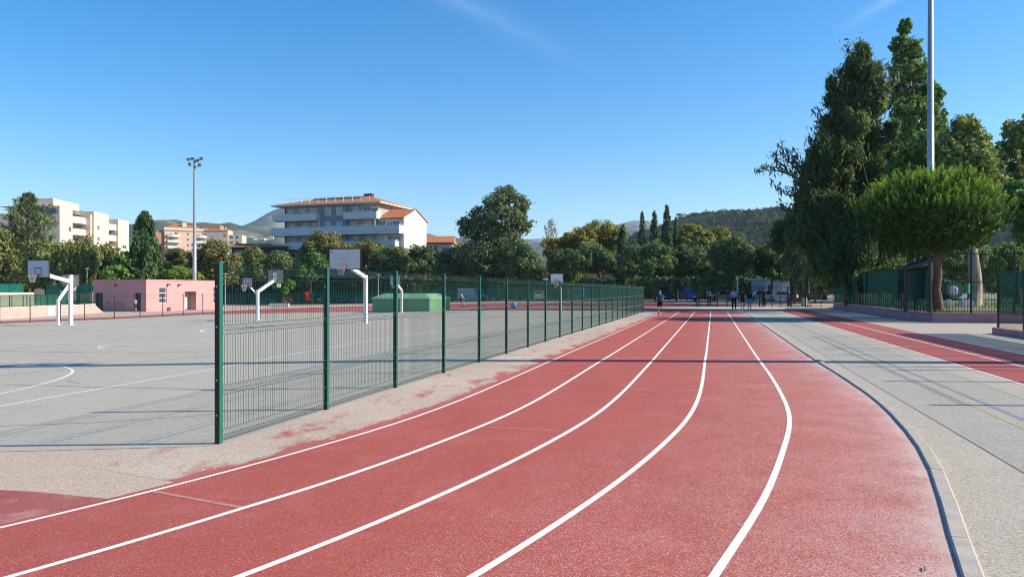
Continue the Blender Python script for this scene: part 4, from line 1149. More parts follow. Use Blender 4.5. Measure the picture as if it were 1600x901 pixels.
def terrace():
    # pink retaining wall with deck, railing and steps down at its right end
    b = Vector((-44.8, 82.6)); L = 32.0; d = Vector((-.103, .995)).normalized()
    an = math.atan2(d.y, d.x); g = gz(b.x) 
    a = b - d * L
    t = thing("retaining_wall", (b.x, b.y, g), "long pale pink retaining wall with steps at its right end behind the court", "wall", rz=an)
    MB().box(-L, 0, 0, .3, -.3, .95).build("wall_body", M_pink_terr, t)
    MB().box(-L, 0, .303, 9, -.3, .92).build("deck", M_apron, t)
    MB().box(-L - .01, .01, -.03, .33, 0.953, 1.0).build("coping", M_offwhite, t)
    for k in range(6): MB().box(.003 + k*.34, .34 + k*.34, 0, 1.4, -.3, 0.92 - (k + 1) * .14).build("step", M_pink_terr, t)
    MB().box(-10.4, -9.0, -.03, -.003, .1, .95).build("blue_panel", mat("pale_blue_panel", (.42, .5, .55)), t)
    rl = thing("railing", (b.x, b.y, g + 1.0), "thin dark railing along the top of the pale pink wall", "railing", rz=an)
    MB().box(-L, -.3, .12, .17, 1.0, 1.05).build("top_rail", M_black, rl)
    n = int(L / 2.2)
    for k in range(n): MB().box(-L + k*2.2, -L + k*2.2 + .05, .12, .17, -.5 if k % 2 else 0, .998).build("post", M_black, rl)
    nv = d.orthogonal(); nv = Vector((-d.y, d.x))
    pts = [a.lerp(b, i / 12) + nv * 3.0 for i in range(13)]
    mesh_fence("terrace_fence", pts, 1.05, M_green, None, "pale green netted fence standing on the terrace above the pink wall", (1.0,), w=.06, screen=M_scr_thin, sz=(0.0, 1.0), lift=0.0, top_rail=True).location.z += 0.95 + (g - gz(pts[0].x))
    bw = thing("terrace_wall", (b.x + nv.x * 5.5, b.y + nv.y * 5.5, g), "long white ledge behind the terrace below the dark green netting", "wall", rz=an)
    MB().box(-L, -1.5, 0, .3, .9, 2.23).build("wall_body", M_cream2, bw)
    pts = [a.lerp(b, i / 12) + nv * 6.6 - d * 1.4 for i in range(13)]
    nf = mesh_fence("tennis_net_fence", pts, 0.95, M_green, None, "dark green windscreen netting above the white ledge at the left", (1.0,), w=.06, screen=M_scr_left, sz=(0.0, .9), top_rail=True); nf.location.z += 2.2 + (g - gz(pts[0].x))
    # return of the netting beside the steps
    pts = [b + nv * .6 + d * .5, b + nv * 3.0 + d * .9, b + nv * 5.6 + d * 1.3]
    mesh_fence("step_fence", pts, 2.1, M_green, None, "bright green netted fence end at the top of the pink steps", (1.0,), w=.06, screen=M_scr_left, sz=(0.0, 2.05)).location.z += 1.0
    s = thing("banner", (-49.1, 72.5, 1.3), "small white notice hanging on the green netting at the far left", "notice")
    MB().box(-.6, .6, -.02, .02, .5, 1.0).build("sheet", M_offwhite, s)
terrace()
lc = thing("block_kerb", (xat(420, 104), 104, gz(-30)), "low white concrete block in front of the parked silver car", "kerb block")
MB().box(0, xat(451, 104) - xat(420, 104), 0, .5, 0, .5).build("block", M_offwhite, lc, bevel=.03)

# ---------------------------------------------------------------- hills
def hill_mat(name, lo, hi, bare, sc):
    m, t = new_mat(name)
    n = noise(t, sc, 8, 0.68); n2 = noise(t, sc * 9, 5, 0.7); n3 = noise(t, sc * .35, 3)
    c = ramp(t, n2, [(0.35, lo), (0.65, hi)])
    c = mixc(t, mth(t, 'MULTIPLY', ramp(t, n, [(0.50, 0), (0.62, 1)]), 0.75), c, bare)
    return finish(m, t, c, 0.95, 0.1, 0, n2, 1.0, 3.0)
M_hill_far = hill_mat("far_hill_scrub", (0.028, 0.048, 0.024), (0.075, 0.10, 0.05), (0.22, 0.20, 0.15), 0.008)
M_mount = hill_mat("mountain_rock_and_scrub", (0.025, 0.042, 0.030), (0.06, 0.085, 0.055), (0.27, 0.26, 0.24), 0.004)
M_hill_near = hill_mat("wooded_hill", (0.015, 0.028, 0.010), (0.035, 0.050, 0.018), (0.08, 0.075, 0.04), 0.012)
def fbm(x, y, seed, octv=5, f=1.0):
    r = np.random.default_rng(seed); s = 0; a = 1.0
    for o in range(octv):
        ph = r.uniform(0, 6.28, 4); ang = r.uniform(0, 3.14)
        u = x*math.cos(ang) + y*math.sin(ang); v = -x*math.sin(ang) + y*math.cos(ang)
        s = s + a * (np.sin(u*f + ph[0] + 1.7*np.sin(v*f*.7 + ph[1])) * np.cos(v*f*1.1 + ph[2])); a *= .52; f *= 2.1
    return s
HILLS = {}
def hill(name, ridge, Yr, foot, back, m, label_kind, seed, rough, nx=220, ny=70, fr=0.004, base=0.0):
    """ridge as (photo x, photo y) seen at distance Yr"""
    px = np.array([p[0] for p in ridge], float); pz = np.array([zat(p[1], Yr) for p in ridge])
    X = np.linspace(xat(px[0], Yr), xat(px[-1], Yr), nx); zr = np.interp(X, xat(px, Yr), pz)
    T = np.concatenate([np.linspace(0, 1, ny), np.linspace(1, 2, 14)[1:]])
    V = np.zeros((len(T), nx, 3))
    for i, tt in enumerate(T):
        Y = foot + (Yr - foot) * tt if tt <= 1 else Yr + (back - Yr) * (tt - 1)
        s = tt if tt <= 1 else 2 - tt
        h = (3*s*s - 2*s**3) * .55 + .45 * s if tt <= 1 else (3*s*s - 2*s**3)
        V[i, :, 0] = X * (0.55 + .45 * (Y / Yr)) if tt <= 1 else X; V[i, :, 1] = Y
        nz = (fbm(V[i, :, 0], V[i, :, 1] + 0 * X, seed, 6, fr) - .85) * rough * (s * (1 - s) * 3 + .02)
        V[i, :, 2] = base - 1.6 + np.maximum(zr + 1.6 - base, 0.5) * h + nz * np.minimum(1, zr / 40 + .2)
    n = nx; Fc = np.array([(j*n+i, j*n+i+1, (j+1)*n+i+1, (j+1)*n+i) for j in range(len(T)-1) for i in range(n-1)])
    me = quads_mesh(name, V.reshape(-1, 3), Fc, m, smooth=True)
    HILLS[name] = V
    return tag(link(name, me), kind='structure')
hill("far_hill", [(-260, 372), (-80, 365), (100, 358), (200, 352), (240, 346.5), (256, 344), (274, 342.5), (290, 346), (300, 348.5), (318, 347), (333, 348.5), (345, 349.5), (357, 347), (366, 349), (378, 353), (392, 352), (410, 353), (440, 356), (520, 362), (640, 368), (700, 372), (780, 380), (860, 400)], 2300, 900, 3000, M_hill_far, None, 3, 36, fr=.006)
hill("mountain", [(300, 380), (350, 362), (380, 352), (397, 345), (412, 337), (424, 330), (433, 326.5), (450, 322), (480, 324), (530, 334), (600, 350), (680, 369), (720, 372), (800, 374), (880, 372), (900, 363), (925, 356), (950, 354), (975, 347), (990, 343.5), (1010, 343), (1040, 350), (1090, 356), (1160, 370), (1300, 390)], 4300, 2400, 5600, M_mount, None, 5, 95, fr=.0035)
hill("wooded_hill", [(930, 420), (985, 368), (1030, 352), (1050, 344), (1062, 341), (1075, 336.5), (1090, 334.5), (1103, 333), (1125, 331), (1139, 330), (1160, 330), (1177, 330), (1195, 328), (1205, 325.5), (1217, 325), (1228, 331), (1260, 338), (1320, 345), (1400, 350), (1480, 330), (1560, 280), (1640, 265), (1800, 290)], 820, 420, 1100, M_hill_near, None, 8, 10, fr=.02)
# trees covering the wooded hill: one mass of small crowns
def hill_trees():
    V0 = HILLS["wooded_hill"]; r = np.random.default_rng(4)
    ny, nx = V0.shape[:2]; N_ = 5200
    ii = r.uniform(8, 72, N_); jj = r.uniform(0, nx - 1.001, N_)
    i0 = ii.astype(int); j0 = jj.astype(int); a = (ii - i0)[:, None]; b = (jj - j0)[:, None]
    P = V0[i0, j0]*(1-a)*(1-b) + V0[i0+1, j0]*a*(1-b) + V0[i0, j0+1]*(1-a)*b + V0[i0+1, j0+1]*a*b
    keep = fbm(P[:, 0], P[:, 1], 21, 3, .02) > -.75
    P = P[keep]; n = len(P)
    k = 26; d = r.normal(size=(n, k, 3)); d /= np.linalg.norm(d, axis=2, keepdims=True)
    d[:, :, 2] = np.abs(d[:, :, 2]) * 1.0
    rad = r.uniform(1.6, 3.9, n)[:, None, None] * r.uniform(.7, 1.12, (n, k, 1))
    C = (P[:, None, :] + d * rad * np.array([1, 1, .95])).reshape(-1, 3); Nn = d.reshape(-1, 3)
    s = np.repeat(r.uniform(1.1, 2.0, n), k)
    tint = np.clip(np.repeat(r.uniform(.1, .75, n), k) + r.normal(0, .12, n*k), 0, 1)
    me = leaf_mesh("hill_trees", C, Nn, s, leaf_mat("hill_tree_leaves", (0.018, 0.034, 0.012), (0.065, 0.085, 0.028), .15), tint, r, .8, jitter=.5)
    tag(link("hill_trees", me), "dark green trees covering the wooded hill at the right", "trees", None, "stuff")
# ---------------------------------------------------------------- vegetation
def unit(v): return v / np.maximum(np.linalg.norm(v, axis=-1, keepdims=True), 1e-9)
def leaf_mesh(name, C, Nn, s, m, tint, r, aspect=0.6, jitter=0.7, along=None):
    """one small rhombic leaf spray per centre"""
    n = len(C); s = np.broadcast_to(s, (n,))[:, None]
    nn = unit(unit(Nn) + jitter * r.normal(size=(n, 3)))
    a = r.normal(size=(n, 3)) if along is None else along
    tt = unit(a - nn * (a * nn).sum(1, keepdims=True)); b = np.cross(nn, tt)
    V = np.stack([C - tt*s*.5, C + b*s*aspect*.5 + nn*s*.08, C + tt*s*.5, C - b*s*aspect*.5 + nn*s*.08], 1).reshape(-1, 3)
    Fc = np.arange(4*n).reshape(n, 4)
    return quads_mesh(name, V, Fc, m, np.repeat(tint, 4))
L_OLIVE = leaf_mat("olive_leaves", (0.085, 0.117, 0.043), (0.288, 0.321, 0.107))
L_BROWN = leaf_mat("browning_leaves", (0.070, 0.092, 0.030), (0.245, 0.250, 0.080), extra=(0.300, 0.190, 0.065))
L_GREEN = leaf_mat("green_leaves", (0.056, 0.123, 0.034), (0.179, 0.322, 0.076))
L_BRIGHT = leaf_mat("bright_green_leaves", (0.084, 0.168, 0.038), (0.244, 0.381, 0.076))
L_CYP = leaf_mat("cypress_foliage", (0.030, 0.072, 0.027), (0.104, 0.189, 0.056), .15)
L_HOLM = leaf_mat("holm_oak_leaves", (0.051, 0.090, 0.039), (0.203, 0.267, 0.102))
L_YELLOW = leaf_mat("yellowing_leaves", (0.125, 0.119, 0.025), (0.362, 0.294, 0.056))
L_YGREEN = leaf_mat("yellow_green_leaves", (0.101, 0.132, 0.031), (0.318, 0.318, 0.078), extra=(0.419, 0.326, 0.078))
L_PINE = leaf_mat("pine_foliage", (0.046, 0.077, 0.034), (0.182, 0.224, 0.090), .2)
L_CASU = leaf_mat("casuarina_foliage", (0.040, 0.070, 0.026), (0.155, 0.215, 0.082), .42)
L_POPLAR = leaf_mat("poplar_leaves", (0.052, 0.110, 0.030), (0.179, 0.283, 0.072))
L_STONE = leaf_mat("stone_pine_needles", (0.022, 0.055, 0.016), (0.285, 0.445, 0.060), .3)
L_GUM = leaf_mat("gum_leaves", (0.085, 0.142, 0.048), (0.312, 0.368, 0.113), extra=(0.450, 0.283, 0.095))
L_GREY = leaf_mat("grey_green_leaves", (0.085, 0.110, 0.056), (0.255, 0.283, 0.161))
L_TWIG = leaf_mat("dry_leaves", (0.188, 0.125, 0.075), (0.375, 0.263, 0.163))
L_RUST = leaf_mat("rusty_leaves", (0.125, 0.044, 0.031), (0.325, 0.125, 0.062))
B_DARK = mat("dark_bark", (0.085, 0.065, 0.050), 0.95, 0.3, 3, 0.1, bump=0.8, bscale=14)
B_PALE = mat("pale_bark", (0.33, 0.265, 0.21), 0.9, 0.25, 2.2, 0.15, bump=0.6, bscale=8)
B_RED = mat("reddish_pine_bark", (0.19, 0.115, 0.080), 0.95, 0.3, 3, 0.1, bump=0.9, bscale=12)

def lobes_from_px(lobes, Y, r, spread=0.6):
    """(photo x, photo y, half-width, half-height) -> ellipsoids in metres round the tree's own depth"""
    out = []; k = Y / F
    for i, (px, py, rw, rh) in enumerate(lobes):
        dy = r.uniform(-spread, spread) * rw * k if len(lobes) > 1 else 0
        out.append((xat(px, Y), Y + dy, zat(py, Y), rw*k, rw*k*r.uniform(.85, 1.05), rh*k))
    return out
COVER = 0.62
LEAVES = [0]
def clump_crown(lobes, r, leaf, density, clump=0.30, up=0.0, aspect=.62, fluff=.35):
    """leaf sprays gathered in clumps over each ellipsoid; gaps stay between clumps"""
    C, Nn, S, Tn = [], [], [], []
    for (x, y, z, rx, ry, rz) in lobes:
        rm = (rx*ry*rz) ** (1/3); R3 = np.array([rx, ry, rz])
        K = max(10, int(46 * (0.30/clump)**1.3))
        d = unit(r.normal(size=(K, 3))); d[:, 2] = d[:, 2] * .95 + .05
        fr = r.uniform(.45, .84, K)[:, None]
        cc = d * fr * R3
        cr = clump * rm * r.uniform(.65, 1.3, K)
        n = np.maximum(8, density * COVER * 12.57 * cr**2 / (0.5 * leaf**2 * aspect)).astype(int)
        idx = np.repeat(np.arange(K), n); m_ = len(idx)
        e = unit(r.normal(size=(m_, 3))); rad = cr[idx] * r.uniform(.45, 1.08, m_) ** .8 * np.where(r.uniform(size=m_) < .22, r.uniform(1.0, 1.0 + fluff, m_), 1.0)
        P = cc[idx] + e * rad[:, None] * (np.array([1, 1, .8]) if up == 0 else np.array([.8, .8, 1.3]))
        C.append(P + np.array([x, y, z])); Nn.append(e * .9 + unit(P) * .7 + np.array([0, 0, .25]))
        S.append(leaf * r.uniform(.65, 1.35, m_)); Tn.append(np.clip(r.uniform(.2, .8, K)[idx] + r.normal(0, .17, m_), 0, 1))
    LEAVES[0] += sum(len(c) for c in C)
    return np.vstack(C), np.vstack(Nn), np.concatenate(S), np.concatenate(Tn)
def trunk_mesh(mb, base, top, r0, limbs, r, lean=0.0):
    base, top = Vector(base), Vector(top); n = 7; pts = []
    for i in range(n + 1):
        q = base.lerp(top, i / n); w = .10 * (top - base).length * .3
        if 0 < i < n: q += Vector((r.uniform(-w, w), r.uniform(-w, w), 0)) * .5
        pts.append(q)
    mb.tube([pts[0] - Vector((0, 0, .1))] + pts, [r0*1.45] + [r0 * (1.12 if i == 0 else 1 - .85*i/n) for i in range(n + 1)], 9)
    for L in limbs:
        L = Vector(L); s = pts[min(n, max(2, int(n * r.uniform(.35, .95))))]
        m1 = s.lerp(L, .5) + Vector((0, 0, -.08 * (L - s).length))
        q_ = 1.0 if len(limbs) < 14 else .5
        mb.tube([s, s.lerp(m1, .5), m1, L], [r0*.42*q_, r0*.34*q_, r0*.22*q_, r0*.05*q_], 6)
TREE_N = [0]
def tree(name, lobes, Y, m, label, bark=B_DARK, leaf=0.34, density=1.0, clump=0.30, r0=None, trunk_px=None, cat="tree", group=None, base_z=None, up=0.0, aspect=.62, spread=.6, fluff=.5):
    TREE_N[0] += 1; r = np.random.default_rng(100 + TREE_N[0])
    E = lobes_from_px(lobes, Y, r, spread)
    cx = xat(trunk_px, Y) if trunk_px else sum(e[0]*e[3] for e in E) / sum(e[3] for e in E)
    bz = gz(cx) if base_z is None else base_z
    t = thing(name, (cx, Y, bz), label, cat, group)
    zt = max(e[2] + e[5] for e in E); zb = min(e[2] - e[5] for e in E)
    hgt = zt - bz
    mb = MB(); limbs = []
    for (x, y, z, rx, ry, rz) in E:
        for _ in range(5 if len(E) < 3 else 3):
            d = unit(r.normal(size=3)); limbs.append((x - cx + d[0]*rx*.75, y - Y + d[1]*ry*.75, max(.5, z - bz + abs(d[2])*rz*.6)))
    trunk_mesh(mb, (0, 0, 0), (sum(e[0] for e in E)/len(E) - cx, 0, hgt * .82), r0 or max(.09, hgt * .022), limbs, r)
    mb.build("trunk", bark, t, smooth=True, fix=False)
    C, Nn, S, Tn = clump_crown(E, r, leaf, density, clump, up, aspect, fluff)
    C = C - np.array([cx, Y, bz])
    keep = C[:, 2] > .05
    me = leaf_mesh("crown", C[keep], Nn[keep], S[keep], m, Tn[keep], r, aspect, .65, along=(np.array([0, 0, up]) + .5 * unit(Nn[keep]) + .4 * r.normal(size=(keep.sum(), 3))) if up else None)
    link("crown", me, t)
    return t
def column_tree(name, px, Y, top, bot, wpx, m, label, leaf=0.30, n=6500, shape=(.55, 1.0), tip=0, group=None, lean=0):
    """cypress: a flame of upright sprays"""
    TREE_N[0] += 1; r = np.random.default_rng(100 + TREE_N[0]); cx = xat(px, Y); bz = gz(cx)
    t = thing(name, (cx, Y, bz), label, "cypress", group); zt = zat(top, Y) - bz; zb = max(.2, zat(bot, Y) - bz); W = wpx * Y / F / 2
    MB().tube([(0, 0, -.1), (0, 0, zt * .5), (lean, 0, zt * .93)], [max(.12, W*.16), max(.07, W*.1), .02], 8).build("trunk", B_DARK, t, smooth=True)
    K = 170; tt = r.uniform(0, 1, K) ** 1.15; prof = lambda q: W * np.clip(np.minimum(1, .55 + q * 2.2) * (1 - q ** 2.2) ** .62, .05, 1)
    az = r.uniform(0, 6.283, K); rr = prof(tt) * r.uniform(.50, .92, K)
    cc = np.c_[rr*np.cos(az) + lean * tt, rr*np.sin(az), zb + (zt - zb) * .97 * tt]; cr = (.20 * W + .12) * r.uniform(.7, 1.35, K) * (1 - .45*tt)
    idx = r.integers(0, K, n); e = unit(r.normal(size=(n, 3)))
    P = cc[idx] + e * (cr[idx] * r.uniform(.4, 1.1, n))[:, None] * np.array([.85, .85, 2.3]); P[:, 2] = np.minimum(P[:, 2], zt)
    out = np.c_[P[:, 0], P[:, 1], np.full(n, .3 * W)]
    al = np.array([0, 0, 1.0]) + .28 * r.normal(size=(n, 3)) + unit(out) * .25
    me = leaf_mesh("crown", P, out, leaf * r.uniform(.7, 1.5, n), m, np.clip(r.uniform(.15, .8, K)[idx] + r.normal(0, .15, n), 0, 1), r, .42, .6, along=al)
    link("crown", me, t)
    return t
def airy_tree(name, px, Y, top, bot, prof, m, label, nb=70, per=60, leaf=0.5, rise=.5, droop=0.0, bark=B_DARK, aspect=.14, base_z=None, r0=.28, cat="tree", spray=.55, lean=0.0, group=None, extra=()):
    """conifer-like tree: branches off a tall stem, each carrying loose elongated sprays. prof: [(fraction of height, half-width px)]"""
    TREE_N[0] += 1; r = np.random.default_rng(100 + TREE_N[0]); cx = xat(px, Y); bz = gz(cx) if base_z is None else base_z
    t = thing(name, (cx, Y, bz), label, cat, group); k = Y / F; zt = zat(top, Y) - bz; zb = zat(bot, Y) - bz
    stem = lambda q: Vector((lean * q + .10*math.sin(q*7), .1*math.cos(q*5) - .1, zt * q))
    mb = MB(); mb.tube([stem(q) for q in np.linspace(0, .9, 9)], [r0 * (1.25 if q == 0 else 1 - .9*q) for q in np.linspace(0, .9, 9)], 9)
    C, Nn, S, Tn, Al = [], [], [], [], []
    fs, ws = zip(*prof)
    blist = []
    for i in range(nb):
        q = (i + r.uniform(0, 1)) / nb; q = zb / zt + (1 - zb / zt) * q
        L = np.interp(q, fs, ws) * k * r.uniform(.6, 1.05); az = i * 2.399 + r.uniform(-.4, .4)
        blist.append((q, L, az, rise + r.uniform(-.25, .25)))
    for (q, L, az, rs) in list(blist) + list(extra):
        s = stem(max(.03, q - .10)); e = s + Vector((math.cos(az)*L, math.sin(az)*L, L*rs + .06*zt*(1-q)))
        mdl = s.lerp(e, .5) + Vector((0, 0, -.10*L))
        mb.tube([s, mdl, e], [r0*.26, r0*.15, .015], 5)
        nn = max(8, int(per * (.35 + L / (max(ws)*k))))
        f = r.uniform(.22, 1.0, nn) ** .75
        pts = np.array([np.array(s.lerp(mdl, 2*a)) if a < .5 else np.array(mdl.lerp(e, 2*a - 1)) for a in f])
        sd = spray * (.35 + .65*(1 - f)) * (.4 + L*.22)
        off = r.normal(size=(nn, 3)) * sd[:, None] * np.array([1, 1, .75]); off[:, 2] -= droop * np.abs(r.normal(size=nn)) * sd
        P = pts + off
        dirv = unit(np.array(e - mdl)[None, :] + np.array([0, 0, (.5 - droop) * L])[None, :] + .45 * L * r.normal(size=(nn, 3)))
        C.append(P); Al.append(dirv); Nn.append(off + np.array([0, 0, .2])); S.append(leaf * r.uniform(.6, 1.4, nn)); Tn.append(np.clip(r.uniform(.15, .85) + r.normal(0, .16, nn), 0, 1))
    mb.build("trunk", bark, t, smooth=True, fix=False)
    C = np.vstack(C); keep = C[:, 2] > .1
    me = leaf_mesh("crown", C[keep], np.vstack(Nn)[keep], np.concatenate(S)[keep], m, np.concatenate(Tn)[keep], r, aspect, .6, along=np.vstack(Al)[keep])
    link("crown", me, t)
    return t

hill_trees()
# --- left group behind the pink building
airy_tree("casuarina_tree", 45, 118, 284, 425, [(0, 38), (.35, 42), (.55, 44), (.75, 34), (.88, 20), (1, 4)], L_PINE, "tall airy dark green tree in front of the cream apartments at the far left", nb=90, per=60, leaf=.7, rise=.75, r0=.3, aspect=.2, spray=.50)
tree("feathery_tree", [(8, 395, 32, 40), (28, 425, 30, 28), (-20, 400, 40, 45)], 114, L_OLIVE, "olive green feathery tree at the left edge behind the big grey backboard", leaf=.42, density=.8)
tree("feathery_tree", [(72, 405, 32, 34), (60, 430, 28, 22), (88, 398, 22, 26)], 110, L_OLIVE, "olive green feathery tree between the big grey backboard and the airy tall tree", leaf=.42, density=.8)
tree("willow_tree", [(122, 392, 24, 22), (108, 412, 26, 26), (138, 412, 24, 28), (122, 432, 26, 18)], 108, L_OLIVE, "drooping grey-green tree behind the white post hoop", leaf=.6, density=.75, up=1, aspect=.25)
tree("chestnut_tree", [(165, 402, 24, 24), (172, 424, 24, 22)], 112, L_BROWN, "browning tree left of the bright green one by the pink building", leaf=.5, density=.7)
tree("broadleaf_tree", [(192, 412, 20, 22), (186, 430, 22, 16), (208, 428, 14, 16)], 104, L_GREEN, "fresh green leafy tree just left of the big cypress", leaf=.5, density=.75)
column_tree("cypress_tree", 228, 106, 331, 452, 50, L_CYP, "big broad dark cypress standing behind the pink building", n=11000, leaf=.42)
column_tree("cypress_tree", 211, 110, 338, 450, 26, L_CYP, "thin cypress with a bare crooked tip left of the big cypress", n=2600, leaf=.40, lean=.5)
tree("low_pine", [(283, 428, 26, 11), (262, 431, 18, 10), (305, 433, 14, 8)], 106, L_BRIGHT, "low bright green pine spreading above the pink building roof", leaf=.35, density=1.0, cat="bush")
tree("chestnut_tree", [(276, 402, 24, 16), (262, 418, 22, 20), (295, 420, 24, 22)], 116, L_BROWN, "dark brownish tree behind the tall mast", leaf=.45, density=.8)
tree("chestnut_tree", [(338, 393, 26, 20), (322, 412, 26, 24), (352, 412, 28, 24), (338, 430, 30, 18)], 117, L_BROWN, "round brownish green tree right of the tall mast", leaf=.45, density=.85)
# --- row beyond the car park
HG = "rounded trees along the car park"
tree("rounded_tree", [(400, 408, 26, 20), (388, 425, 22, 18), (415, 424, 22, 20)], 138, L_OLIVE, "rounded olive green tree above the beige hoop board seen from behind", leaf=.42, group=HG)
tree("rounded_tree", [(440, 413, 26, 20), (452, 428, 22, 18)], 139, L_HOLM, "rounded tree midway between the beige board and the white lettered board", leaf=.42, group=HG)
tree("rounded_tree", [(492, 414, 24, 22), (478, 428, 20, 16)], 137, L_GREEN, "rounded green tree just left of the white lettered board", leaf=.42, group=HG)
tree("chestnut_tree", [(508, 381, 30, 21), (488, 395, 28, 20), (530, 396, 28, 20)], 142, L_BROWN, "browning tree in front of the left half of the grey apartments", leaf=.45, density=.85)
tree("chestnut_tree", [(572, 392, 30, 20), (590, 398, 24, 18), (560, 408, 24, 20)], 143, L_BROWN, "browning tree above the white lettered board before the grey apartments", leaf=.45, density=.85)
tree("rounded_tree", [(612, 399, 26, 22), (600, 414, 26, 18), (624, 414, 22, 18)], 136, L_HOLM, "rounded grey-green tree below the white end wall of the apartments", leaf=.40, group=HG)
tree("dark_tree", [(655, 402, 26, 22), (648, 420, 28, 20), (668, 420, 22, 20)], 141, L_PINE, "dark tree in the gap right of the tree under the white end wall", leaf=.42)
tree("rounded_tree", [(706, 404, 28, 26), (697, 422, 24, 16), (720, 418, 18, 20)], 134, L_HOLM, "rounded tree left of the big dark pine", leaf=.40, group=HG)
tree("big_pine_tree", [(790, 303, 22, 20), (775, 318, 24, 18), (808, 322, 24, 20), (752, 336, 22, 16), (728, 349, 18, 10), (785, 346, 36, 26), (815, 352, 20, 20), (742, 362, 30, 20), (780, 378, 44, 30), (745, 395, 38, 24), (800, 404, 42, 28), (765, 424, 45, 20)], 132, L_PINE, "big dark spreading pine rising above the middle of the tree row", leaf=.46, density=.50, clump=.27, trunk_px=778, r0=.42, fluff=1.0)
tree("rounded_tree", [(812, 402, 30, 26), (800, 420, 28, 20), (830, 420, 24, 20)], 126, L_HOLM, "rounded dark tree in front of the foot of the big pine", leaf=.38, group=HG)
airy_tree("sparse_tree", 861, 155, 331, 400, [(0, 6), (.6, 10), (.8, 15), (1, 3)], L_TWIG, "nearly bare pale tree with upright twigs right of the big pine", nb=46, per=12, leaf=.40, rise=1.3, aspect=.5, r0=.16, bark=B_PALE, spray=.3)
tree("yellowing_tree", [(862, 388, 18, 20), (868, 410, 18, 22)], 148, L_YELLOW, "yellow-leaved tree below the nearly bare twigs", leaf=.42, density=.8)
tree("yellowing_tree", [(890, 378, 22, 16), (888, 395, 24, 18)], 149, L_YELLOW, "golden tree second to the right of the nearly bare tree", leaf=.42, density=.8)
tree("yellowing_tree", [(916, 375, 20, 20), (908, 395, 22, 20)], 147, L_YELLOW, "golden tree just left of the dark pointed cypress group", leaf=.42, density=.8)
tree("acacia_tree", [(935, 362, 30, 16), (915, 368, 22, 14), (955, 370, 26, 16), (940, 385, 36, 20)], 156, L_YGREEN, "broad yellow-green tree behind the golden trees", leaf=.42, density=.85)
tree("rounded_tree", [(882, 408, 24, 22), (890, 425, 24, 18)], 131, L_HOLM, "rounded tree straight above the far white hoop board", leaf=.38, group=HG)
tree("rounded_tree", [(928, 400, 28, 24), (945, 406, 20, 18), (910, 412, 20, 16)], 125, L_HOLM, "rounded tree with forked dark trunks left of the dark cypress", leaf=.38, group=HG, trunk_px=946, r0=.26)
column_tree("cypress_tree", 973, 138, 350, 462, 25, L_CYP, "dark blunt cypress standing left of the three pointed ones", n=5500, leaf=.42)
column_tree("cypress_tree", 1003.5, 150, 330, 440, 19, L_CYP, "leftmost of the three pointed cypresses on the skyline", n=3600, leaf=.42)
column_tree("cypress_tree", 1022.5, 151, 328, 440, 20, L_CYP, "middle one of the three pointed cypresses on the skyline", n=3600, leaf=.42)
column_tree("cypress_tree", 1042, 148, 320, 440, 24, L_CYP, "tallest cypress, rightmost of the three pointed ones", n=4600, leaf=.42)
column_tree("cypress_tree", 1056, 149, 338, 440, 13, L_CYP, "slim low cypress tucked against the tallest one", n=1800, leaf=.42)
tree("rounded_tree", [(995, 402, 22, 22), (985, 420, 18, 18)], 121, L_HOLM, "rounded tree in front of the dark blunt cypress", leaf=.36, group=HG, r0=.16)
tree("rounded_tree", [(1025, 398, 26, 24), (1040, 414, 22, 20), (1015, 416, 20, 18)], 117, L_HOLM, "rounded tree on a straight trunk below the three pointed cypresses", leaf=.36, group=HG, r0=.17, trunk_px=1025)
tree("rounded_tree", [(1056, 402, 18, 24), (1060, 420, 16, 20)], 124, L_HOLM, "narrow rounded tree below the tallest cypress", leaf=.36, group=HG)
tree("yellowing_tree", [(1082, 364, 24, 19), (1100, 374, 20, 16), (1068, 374, 16, 18), (1084, 385, 28, 16)], 150, L_YGREEN, "big yellow-green dome of leaves right of the tallest cypress", leaf=.42, density=.9)
tree("yellowing_tree", [(1124, 368, 18, 14), (1112, 378, 18, 16)], 152, L_YGREEN, "smaller yellow-green tree right of the big dome", leaf=.42, density=.85)
tree("rounded_tree", [(1086, 404, 22, 20), (1078, 418, 20, 16), (1096, 418, 18, 16)], 122, L_HOLM, "rounded tree above the blue van", leaf=.36, group=HG)
tree("rounded_tree", [(1146, 386, 32, 24), (1162, 400, 26, 24), (1130, 402, 24, 22), (1146, 416, 30, 16)], 116, L_HOLM, "largest of the rounded trees, above the three people walking", leaf=.36, group=HG, r0=.2)
tree("leafy_bush", [(1112, 432, 18, 10), (1135, 436, 14, 9), (1100, 440, 10, 7)], 119, L_GREEN, "sunlit green leaves hanging low behind the gate fence", leaf=.32, density=.9, cat="bush")
tree("rounded_tree", [(1200, 398, 24, 22), (1190, 414, 20, 16), (1214, 412, 18, 18), (1208, 428, 20, 12), (1226, 432, 12, 9)], 119, L_HOLM, "rounded tree in front of the white building", leaf=.36, group=HG)
tree("feathery_tree", [(1238, 388, 14, 22), (1248, 404, 14, 24), (1234, 415, 14, 24), (1250, 424, 12, 16)], 96, L_GREY, "pale grey-green feathery tree beside the tall gate", leaf=.5, density=.8, up=1, aspect=.25)
tree("dark_fir", [(1222, 362, 18, 22), (1238, 352, 20, 22), (1250, 372, 24, 24), (1232, 382, 26, 18)], 112, L_CASU, "dark tree in front of the wooded hill left of the giant tree", leaf=.45, density=.9, r0=.3)
tree("reddish_bush", [(1270, 412, 11, 9), (1278, 424, 11, 12)], 98, L_RUST, "small reddish bush by the far end of the netted fence", leaf=.3, density=.8, cat="bush")
